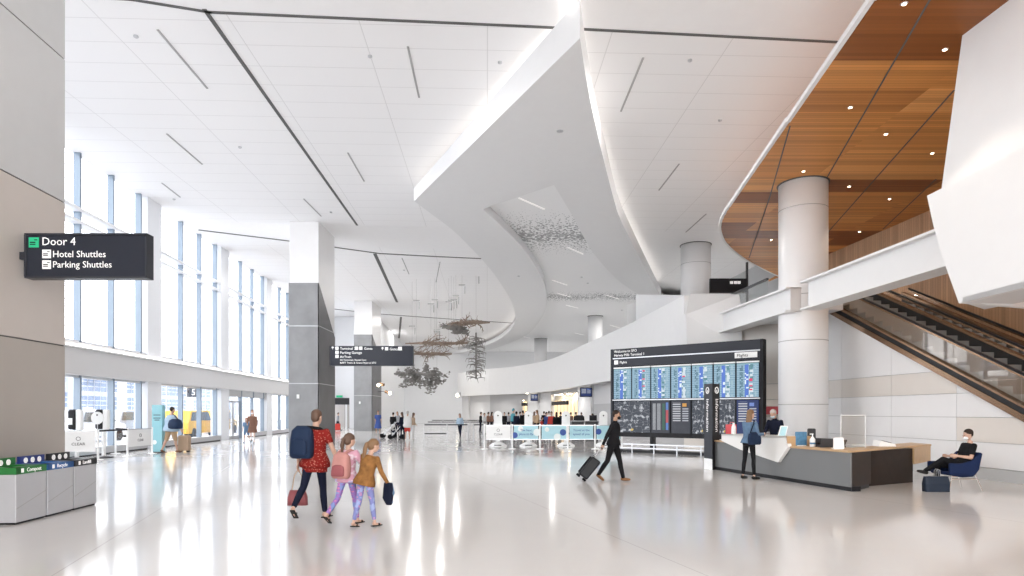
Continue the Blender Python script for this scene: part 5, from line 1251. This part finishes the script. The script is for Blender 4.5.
mb = MB(); mb.loft([ring(w1+V(0, 0, .03), .10, .05, V(1, 0, 0), V(0, 1, 0), 12, 2.5), ring(w1-V(0, 0, .12), .12, .055, V(1, 0, 0), V(0, 1, 0), 12, 2.5), ring(w1-V(.01, 0, .28), .12, .05, V(1, .2, 0).normalized(), V(-.2, 1, 0).normalized(), 12, 2.5), ring(w1-V(-.02, 0, .42), .07, .03, V(1, 0, 0), V(0, 1, 0), 12, 2.5)]); mb.v = [W(v) for v in mb.v]; mb.build('jacket_body', 'cl_navy', t, remesh=.012, sm=3)
mb = MB(); limb(mb, [w1+V(.05, .02, .0), w1+V(.09, .03, -.18), w1+V(.07, .02, -.36)], [.04, .042, .034]); mb.v = [W(v) for v in mb.v]; mb.build('jacket_sleeve', 'cl_denim', t, smooth=True)
# ---- man in black with suitcase
J = person('man in black sweater and black face mask striding with a wheeled suitcase', 613.5, 15.0, 1.67, 128, dict(lean=5, legL=(16, 4, 2), legR=(-15, 20, 2), footL=4, footR=-28, armL=(-14, 10, 14, 6), armR=(-22, 14, 6, 0), yaw=14, twist=14, nod=2),
    dict(top='cl_black', sleeve=1.0, hem=-.10, loose=.008, legs='cl_black', hair='hair_dark', style='crop', mask='cl_black', shoe='shoe_brown', eyes=1, fat=1.05, collar=1), pale='skin_tan')
hw = J['W'](J['wrR']+J['foR']*.1)
t = thing('suitcase', 'black wheeled suitcase tilted behind the man in black', 'suitcase', flr(589, 15.1))
cb = at_d(589, 467.5, 15.1); ux = V(.62, 0, .78); uy = V(.78, 0, -.62); uz = V(0, 1, 0)
o = MB().box(cb, (.25, .36, .54), ax=(uy, uz, ux)).build('case_shell', 'case_black', t, bevel=.04)
for k in range(4): MB().box(cb+uy*.128*(1 if False else -1)+V(0, (k-1.5)*.08, 0), (.01, .03, .46), ax=(uy, uz, ux)).build('rib', 'cl_black', o)
for s in (-1, 1):
    MB().tube([cb+V(0, s*.13, 0)+ux*.26-uy*.08, hw+V(0, s*.05, 0)], .010, 6).build('pull_rod', 'chrome', t)
    for q in (-1, 1):
        wc_ = cb-ux*.30+uy*.09*q+V(0, s*.14, 0); MB().tube([wc_-V(0, .02, 0), wc_+V(0, .02, 0)], .03, 12).build('wheel', 'cl_black', t)
MB().bar(hw+V(0, -.07, 0), hw+V(0, .07, 0), .03, .03).build('grip', 'cl_black', t)
# ---- woman at the desk
J = person('woman with long hair, denim jacket and black trousers standing at the information desk', 749, 15.5, 1.68, 62, dict(lean=3, legL=(-4, 2, 3), legR=(4, 6, 4), armL=(25, 12, 75, 12), armR=(14, 8, 80, 20), yaw=-8, nod=4),
    dict(top='cl_denim', sleeve=1.0, hem=-.05, loose=.006, topname='jacket', legs='cl_black', legw=.85, leglen=.93, hair='hair_light', style='long', fem=True, shoe='shoe_black'), pale='skin')
W = J['W']; c = J['P']+J['X']*.19+V(0, -.02, .08); t = thing('shoulder_bag', 'navy shoulder bag at the hip of the woman by the desk', 'bag', W(c-V(0, 0, .2)))
bagmesh(c, V(0, 1, 0), V(1, 0, 0), V(0, 0, 1), .40, .14, .32, 'pack_navy', 'bag_body', t, W)
mb = MB(); mb.tube([W(c+V(0, .15, .14)), W(J['soR']+V(.02, .06, .0)), W(J['soR']+V(-.05, 0, .07)), W(J['soR']+V(.02, -.07, .0)), W(c+V(0, -.15, .14))], .014, 6); mb.build('strap', 'cl_navy', t)
# ---- attendant
s0 = flr(776, 17.1)
person('attendant in dark suit with pale blue mask and red tie behind the desk', 777, 17.3, 1.72, 232, dict(lean=14, legL=(0, 2, 4), legR=(0, 2, 4), armL=(20, 16, 50, 20), armR=(26, 14, 45, 20), nod=14, yaw=6),
    dict(top='cl_navy', sleeve=1.0, hem=-.12, loose=.01, topname='suit_jacket', legs='cl_navy', hair='hair_grey', style='crop', mask='mask_blue', eyes=1, collar=1), pale='skin')
JA = J
# ---- seated man, lounge chair, tote
sx = flr(963.5, 13.3)
J = person('man in black t-shirt and white mask sitting with crossed legs in the navy lounge chair', 962, 13.25, 1.69, -84, dict(lean=-18, legR=(94, 92, 6), shabR=2, legL=(112, 62, -10), shabL=-14, footL=16, footR=2, armL=(2, 14, 78, 22), armR=(0, 12, 76, 22), nod=32),
    dict(top='cl_black', sleeve=.34, hem=-.08, legs='cl_black', legw=.9, hair='hair_dark', style='crop', mask='mask_white', eyes=1, shoe='shoe_black'), seat=.52, pale='skin')
cx_ = sx-V(.17, 0, 0); fw = V(-1, 0, 0); rt = V(0, 1, 0); sd_ = V(0, 1, 0)
t = thing('lounge_chair', 'navy upholstered lounge chair with thin chrome legs beside the desk', 'chair', V(cx_.x, cx_.y, 0))
def shell(prof, y0, y1, th, name, m):
    # a bent sheet: profile in the chair's side plane, extruded across
    up_l = []; n_ = len(prof)
    for i, (x, z) in enumerate(prof):
        a = prof[max(i-1, 0)]; b = prof[min(i+1, n_-1)]; d = V(b[0]-a[0], 0, b[1]-a[1]).normalized(); nn = V(-d.z, 0, d.x); up_l.append((V(x, 0, z), nn))
    poly_ = [p for p, nn in up_l]+[p+nn*th for p, nn in reversed(up_l)]
    return MB().prism([V(cx_.x-p.x, cx_.y+y0, p.z) for p in poly_], (0, y1-y0, 0)).build(name, m, t, bevel=.015)
prof = [(.30, .41), (.25, .39), (.05, .36), (-.14, .37), (-.20, .45), (-.24, .62), (-.27, .80)]
shell(prof, -.30, .30, .07, 'seat_shell', 'chair_navy')
for y0 in (-.36, .30):
    MB().prism([V(cx_.x-x, cx_.y+y0, z) for x, z in [(.36, .36), (.36, .58), (.10, .58), (-.10, .63), (-.27, .80), (-.31, .78), (-.24, .45), (-.16, .34)]], (0, .06, 0)).build('arm_panel', 'chair_navy', t, bevel=.02)
for y0 in (-.26, .26):
    MB().tube([V(cx_.x+.34, cx_.y+y0*1.15, .01), V(cx_.x+.22, cx_.y+y0, .36)], .012, 8).build('leg', 'chrome', t); MB().tube([V(cx_.x-.34, cx_.y+y0*1.15, .01), V(cx_.x-.24, cx_.y+y0, .38)], .012, 8).build('leg', 'chrome', t)
    MB().tube([V(cx_.x+.26, cx_.y+y0*1.03, .25), V(cx_.x-.28, cx_.y+y0*1.03, .25)], .010, 8).build('stretcher', 'chrome', t)
a = at_z(938.5, 492, 0); t = thing('tote_bag', 'dark navy leather tote bag standing on the floor by the seated man', 'bag', a)
mb = MB(); mb.loft([ring(a+V(0, .08, .0), .25, .085, V(1, 0, 0), V(0, 1, 0), 20, 6), ring(a+V(0, .08, .16), .255, .09, V(1, 0, 0), V(0, 1, 0), 20, 6), ring(a+V(0, .08, .31), .24, .05, V(1, 0, 0), V(0, 1, 0), 20, 5)]); mb.build('bag_body', 'bag_navy', t, smooth=False, bevel=.01)
for y in (.05, .11): MB().tube([a+V(-.02, y, .30), a+V(-.015, y, .42), a+V(.015, y, .46), a+V(.06, y, .44), a+V(.075, y, .30)], .007, 8).build('handle', 'cl_grey', t)
# ---- by the windows
J = person('stout man in light blue shirt and khaki shorts walking away with a duffel bag', 171, 25.4, 1.83, 22, dict(lean=3, legL=(-14, 12, 3), legR=(14, 6, 3), footL=-16, armL=(0, 10, 8, 0), armR=(10, 16, 16, 0)),
    dict(top='cl_ltblue', sleeve=.4, hem=-.14, loose=.03, legs='cl_khaki', leglen=.52, legw=1.25, hair='hair_dark', style='crop', shoe='cl_brown', fat=1.35), res=.02, pale='skin')
W = J['W']; c = J['P']+V(.32, -.08, .16); t = thing('duffel_bag', 'navy duffel bag slung over the shoulder of the man in khaki shorts', 'bag', W(c-V(0, 0, .2)))
bagmesh(c, V(1, 0, 0), V(0, 1, 0), V(0, 0, 1), .56, .30, .38, 'pack_navy', 'bag_body', t, W); mb = MB(); mb.tube([W(c+V(-.2, 0, .12)), W(J['soL']+V(.05, -.08, .02)), W(J['soR']+V(-.1, 0, .08)), W(c+V(.2, 0, .12))], .02, 6); mb.build('strap', 'cl_navy', t)
p = flr(184.5, 26); t = thing('suitcase', 'tan soft suitcase standing by the man in khaki shorts', 'suitcase', p); MB().box(p+V(0, 0, .36), (.44, .25, .62)).build('case_shell', 'cl_tan', t, bevel=.04); MB().tube([p+V(-.1, 0, .66), p+V(-.1, 0, .9), p+V(.1, 0, .9), p+V(.1, 0, .66)], .012, 6).build('handle', 'dark', t)
for s in (-1, 1): MB().tube([p+V(s*.15, -.1, .03), p+V(s*.15, .1, .03)], .035, 10).build('wheel', 'cl_black', t)
person('woman in denim jacket and patterned dress with white mask walking in by the door', 252.5, 33, 1.76, 168, dict(lean=3, legL=(18, 6, 2), legR=(-18, 22, 2), footR=-24, armL=(4, 10, 20, 10), armR=(8, 12, 60, 20)),
    dict(top='cl_brown', skirt=.36, sleeve=.9, legs='cl_white', leglen=.9, legw=.7, hair='hair_red', style='long', mask='mask_white', fem=True, shoe='shoe_black'), res=.02, far=True)
J = person('child in blue walking beside the woman by the door', 246.5, 34, 1.32, 170, dict(legL=(-16, 14, 2), legR=(14, 4, 2), armL=(16, 20, 10, 0)), dict(top='cl_denim', sleeve=.4, legs='cl_denim', leglen=.4, hair='hair_red', style='long', shoe='shoe_black'), res=.02, far=True, child=True)
# ---- far people
st_ = dict(lean=2, legL=(3, 3, 3), legR=(-3, 3, 3), armL=(8, 8, 20, 5), armR=(4, 8, 30, 8))
wk_ = dict(lean=3, legL=(18, 6, 2), legR=(-16, 18, 2), footR=-18, armL=(-12, 8, 12, 0), armR=(14, 8, 16, 0))
FAR = [
 ('person in dark blue dress holding a red folder beside the smaller stone pier', 378, 46, 1.72, 160, st_, dict(top='cl_blue', skirt=.5, sleeve=.4, hair='hair_red', style='bun', fem=True)),
 ('person in dark clothes with a red bag at the passage opening', 337.8, 56, 1.6, 90, wk_, dict(top='cl_grey', legs='cl_navy', hair='hair_dark')),
 ('person in black facing away near the strollers', 393, 42, 1.60, 10, st_, dict(top='cl_black', legs='cl_black', hair='hair_dark')),
 ('person in grey hooded top at the back of the stroller group', 397.5, 46, 1.66, 200, st_, dict(top='cl_grey', legs='cl_navy', hair='hair_light', style='long')),
 ('person in navy standing left of the man in white', 402.5, 37.5, 1.62, 300, st_, dict(top='cl_navy', legs='cl_navy', hair='hair_brown', style='long')),
 ('man in loose white shirt and red shorts seen from behind', 407.5, 36.5, 1.68, 5, st_, dict(top='cl_white', sleeve=.7, hem=-.2, loose=.03, legs='cl_red', leglen=.42, hair='hair_grey', fat=1.15, shoe='shoe_white')),
 ('woman in tan top and pale trousers with a dark shoulder bag', 413, 38, 1.58, 60, st_, dict(top='cl_tan', legs='cl_white', hair='hair_brown', style='long', shoe='shoe_white')),
 ('woman with blonde hair and pale top alone at the belts', 460, 40, 1.55, 200, wk_, dict(top='cl_ltblue', legs='cl_navy', hair='hair_light', style='long')),
 ('person in black at the left end of the queue', 480.5, 50, 1.62, 90, st_, dict(top='cl_black', legs='cl_navy', hair='hair_dark')),
 ('person in white top second in the queue', 484, 47, 1.55, 120, st_, dict(top='cl_white', legs='cl_grey', hair='hair_brown')),
 ('person in dark brown top third in the queue', 488, 50, 1.62, 60, st_, dict(top='cl_brown', legs='cl_black', hair='hair_dark')),
 ('person in dark red top next to the first screening kiosk', 491.5, 50, 1.64, 60, st_, dict(top='cl_brown', legs='cl_black', hair='hair_dark', style='long')),
 ('short person in black right of the first screening kiosk', 504.5, 50, 1.60, 200, st_, dict(top='cl_black', legs='cl_black', hair='hair_dark')),
 ('short person in grey right of the first screening kiosk', 508.5, 52, 1.60, 20, st_, dict(top='cl_grey', legs='cl_navy', hair='hair_dark')),
 ('person in bright teal hooded coat in the queue', 512.8, 44, 1.86, 70, st_, dict(top='cl_teal', legs='cl_navy', hair='cl_teal', style='short', fat=1.15)),
 ('person in navy coat beside the teal hooded person', 516.2, 42, 1.66, 30, st_, dict(top='cl_navy', legs='cl_black', hair='hair_dark', fat=1.15)),
 ('tall person in black left of the second kiosk', 523, 43, 1.72, 330, st_, dict(top='cl_black', legs='cl_black', hair='hair_dark')),
 ('woman with sandy hair and patterned top right of the second kiosk', 537.5, 41, 1.75, 250, st_, dict(top='cl_khaki', legs='cl_black', hair='hair_light', style='long')),
 ('child in red and white top between the second and third kiosks', 541.5, 40, 1.30, 100, st_, dict(top='cl_red', legs='cl_navy', hair='hair_brown')),
 ('man in blue shirt in the middle of the queue', 546, 41, 1.62, 120, st_, dict(top='cl_blue', legs='cl_black', hair='hair_dark')),
 ('man in red and navy jacket in the queue', 551.5, 40, 1.65, 200, st_, dict(top='cl_red', legs='cl_navy', hair='hair_dark')),
 ('large person in black just left of the third kiosk', 556.5, 38, 1.62, 10, st_, dict(top='cl_black', legs='cl_black', hair='hair_dark', fat=1.3, style='long')),
 ('slim dark figure right of the third kiosk', 575.5, 46, 1.62, 60, st_, dict(top='cl_black', legs='cl_black', hair='hair_dark')),
 ('staff member in black sitting low near the dark counter desks', 593, 42, 1.52, 280, st_, dict(top='cl_black', legs='cl_black', hair='hair_dark', style='wild')),
 ('person in grey top beside the navy coat in the queue', 519.8, 48, 1.66, 40, st_, dict(top='cl_grey', legs='cl_black', hair='hair_dark')),
 ('person in dark top seen in the gap left of the second kiosk', 526.2, 49, 1.70, 340, st_, dict(top='cl_navy', legs='cl_black', hair='hair_brown')),
 ('woman with long brown hair directly right of the second kiosk', 534.2, 47, 1.66, 20, st_, dict(top='cl_tan', legs='cl_navy', hair='hair_brown', style='long')),
 ('person in dark top between the child in red and the man in blue', 543.8, 50, 1.68, 30, st_, dict(top='cl_black', legs='cl_black', hair='hair_dark')),
 ('person in white top behind the man in the red jacket', 548.8, 49, 1.70, 20, st_, dict(top='cl_white', legs='cl_navy', hair='hair_dark')),
 ('person in navy top peeking out right of the large person in black', 560.2, 48, 1.62, 70, st_, dict(top='cl_navy', legs='cl_black', hair='hair_dark')),
 ('slim person in dark brown in front of the lit service room', 571.2, 48, 1.60, 320, st_, dict(top='cl_brown', legs='cl_black', hair='hair_dark')),
 ('person in dark clothes at the counter below the larger blue screen', 581.5, 47, 1.60, 350, st_, dict(top='cl_black', legs='cl_navy', hair='hair_brown')),
]
for (lab, px, D, h, f, ps, of) in FAR: person(lab, px, D, h, f, ps, of, res=.035, far=True, child=h < 1.4)
p = flr(337.6, 55.6); t = thing('suitcase', 'small red suitcase beside the person at the passage opening', 'suitcase', p); MB().box(p+V(.1, -.3, .32), (.42, .25, .58)).build('case_shell', 'cl_red', t, bevel=.04); MB().tube([p+V(0, -.3, .6), p+V(0, -.3, .85), p+V(.2, -.3, .85), p+V(.2, -.3, .6)], .012, 6).build('handle', 'dark', t)
# strollers
for (px, D, lab, m) in ((388.5, 40, 'folded light stroller left of the person in black', 'cl_white'), (396.5, 38.5, 'navy stroller in front of the person in black', 'cl_navy')):
    p = flr(px, D); t = thing('stroller', lab, 'stroller', p)
    mb = MB(); mb.loft([ring(p+V(-.25, 0, .45), .05, .2, V(0, 0, 1), V(0, 1, 0), 10, 3), ring(p+V(0, 0, .42), .12, .22, V(.3, 0, 1).normalized(), V(0, 1, 0), 10, 3), ring(p+V(.25, 0, .6), .16, .22, V(.8, 0, .6), V(0, 1, 0), 10, 3), ring(p+V(.3, 0, .85), .1, .2, V(1, 0, 0), V(0, 1, 0), 10, 3)]); mb.build('seat', m, t, smooth=True)
    for s in (-1, 1):
        MB().tube([p+V(-.35, s*.22, .15), p+V(.1, s*.22, .55), p+V(.45, s*.22, 1.0)], .018, 6).build('frame_tube', 'grey_metal', t); MB().tube([p+V(.35, s*.22, .15), p+V(-.1, s*.22, .6)], .018, 6).build('frame_tube', 'grey_metal', t)
        for x in (-.35, .35): MB().tube([p+V(x, s*.25-.02, .14), p+V(x, s*.25+.02, .14)], .14, 14).build('wheel', 'cl_black', t)
# dark counter desks behind the queue
for (x0, x1, D, lab) in ((572, 584, 36, 'low black podium desk behind the third kiosk'), (586, 598, 36, 'low black podium desk left of the man in black')):
    a = flr(x0, D); b = flr(x1, D); t = thing('podium_desk', lab, 'desk', (a+b)/2); MB().box((a+b)/2+V(0, .3, .55), (b.x-a.x, .6, 1.1)).build('podium_body', 'dark', t); MB().box((a+b)/2+V(.1, .3, 1.28), (.42, .06, .32)).build('monitor', 'black', t); MB().box((a+b)/2+V(.1, .33, 1.13), (.06, .06, .1)).build('monitor_stand', 'black', t); MB().box((a+b)/2+V(0, .3, 1.11), (b.x-a.x+.06, .66, .03)).build('podium_top', 'grey_metal', t)
# ------------------------------------------------------------------ camera and light
cd = bpy.data.cameras.new('camera'); cam = bpy.data.objects.new('camera', cd); COL.objects.link(cam)
cam.location = (0, 0, EYE); cam.rotation_euler = (R(90), 0, 0); cd.sensor_width = 36; cd.lens = 36*F/1024; cd.shift_y = (HZ-288)/1024; cd.clip_end = 500
S.camera = cam
wd = bpy.data.worlds.new('w'); S.world = wd; wd.use_nodes = True
bg = wd.node_tree.nodes['Background']; bg.inputs[0].default_value = (1, .985, .965, 1); bg.inputs[1].default_value = 5.0
def area(name, loc, rot, sx, sy, e, col=(1, 1, 1)):
    l = bpy.data.lights.new(name, 'AREA'); l.shape = 'RECTANGLE'; l.size = sx; l.size_y = sy; l.energy = e; l.color = col; l.specular_factor = .35
    o = bpy.data.objects.new(name, l); COL.objects.link(o); o.location = loc; o.rotation_euler = rot; return o
S.view_settings.view_transform = 'Standard'; S.view_settings.look = 'None'; S.view_settings.gamma = 1; S.view_settings.use_curve_mapping = False
S.view_settings.exposure = 0.2

for i, (x, y) in enumerate([(182, 60), (185, 150), (413, 72), (356, 167), (632, 85), (669, 177), (280, 235), (420, 270), (440, 300), (350, 290)]):  # added fill lights under the ceiling to brighten the hall, not real fittings
    p = at_z(x, y, CZ); area('ceiling_fill', p-Vector((0, 0, .06)), (0, 0, 0), .3, 2.5, 70, (1, .97, .93))
for px in (480, 505, 545, 585, 620, 660, 700, 740):  # added fill spots that lift the dark wall under the balcony
    p, _ = wpt(px, 3.6, 1.9); l = bpy.data.lights.new('soffit_fill', 'SPOT'); l.energy = 130; l.spot_size = R(150); l.spot_blend = .6; l.shadow_soft_size = .06; l.color = (1, .95, .88); o = bpy.data.objects.new('soffit_fill', l); COL.objects.link(o); o.location = p

for (u, v) in [(-10, 46), (-4, 50), (-5, 66), (-1, 75), (-8, 76), (-3, 85)]:  # more added fill, brightens the dim far end of the hall
    area('ceiling_fill', hall(u, v, CZ-.06), (0, 0, AX), .3, 3, 260, (1, .97, .93))

for (x, y) in [(560, 345), (600, 330), (635, 312)]:  # added fill lights that brighten the shaded upper level columns
    area('upper_fill', at_z(x, y, ZR-.08)+Vector((-1.0, 0, 0)), (0, 0, 0), .3, 2, 160, (1, .97, .93))
for (x, z, e) in ((526, 2.6, 30), (560, 2.9, 50), (573, 2.9, 50)):  # point lights added to warm up the dull niches
    p, _ = wpt(x, z, .45, WK); l = bpy.data.lights.new('niche_fill', 'POINT'); l.energy = e; l.color = (1, .82, .55); l.shadow_soft_size = .08; o = bpy.data.objects.new('niche_fill', l); COL.objects.link(o); o.location = p
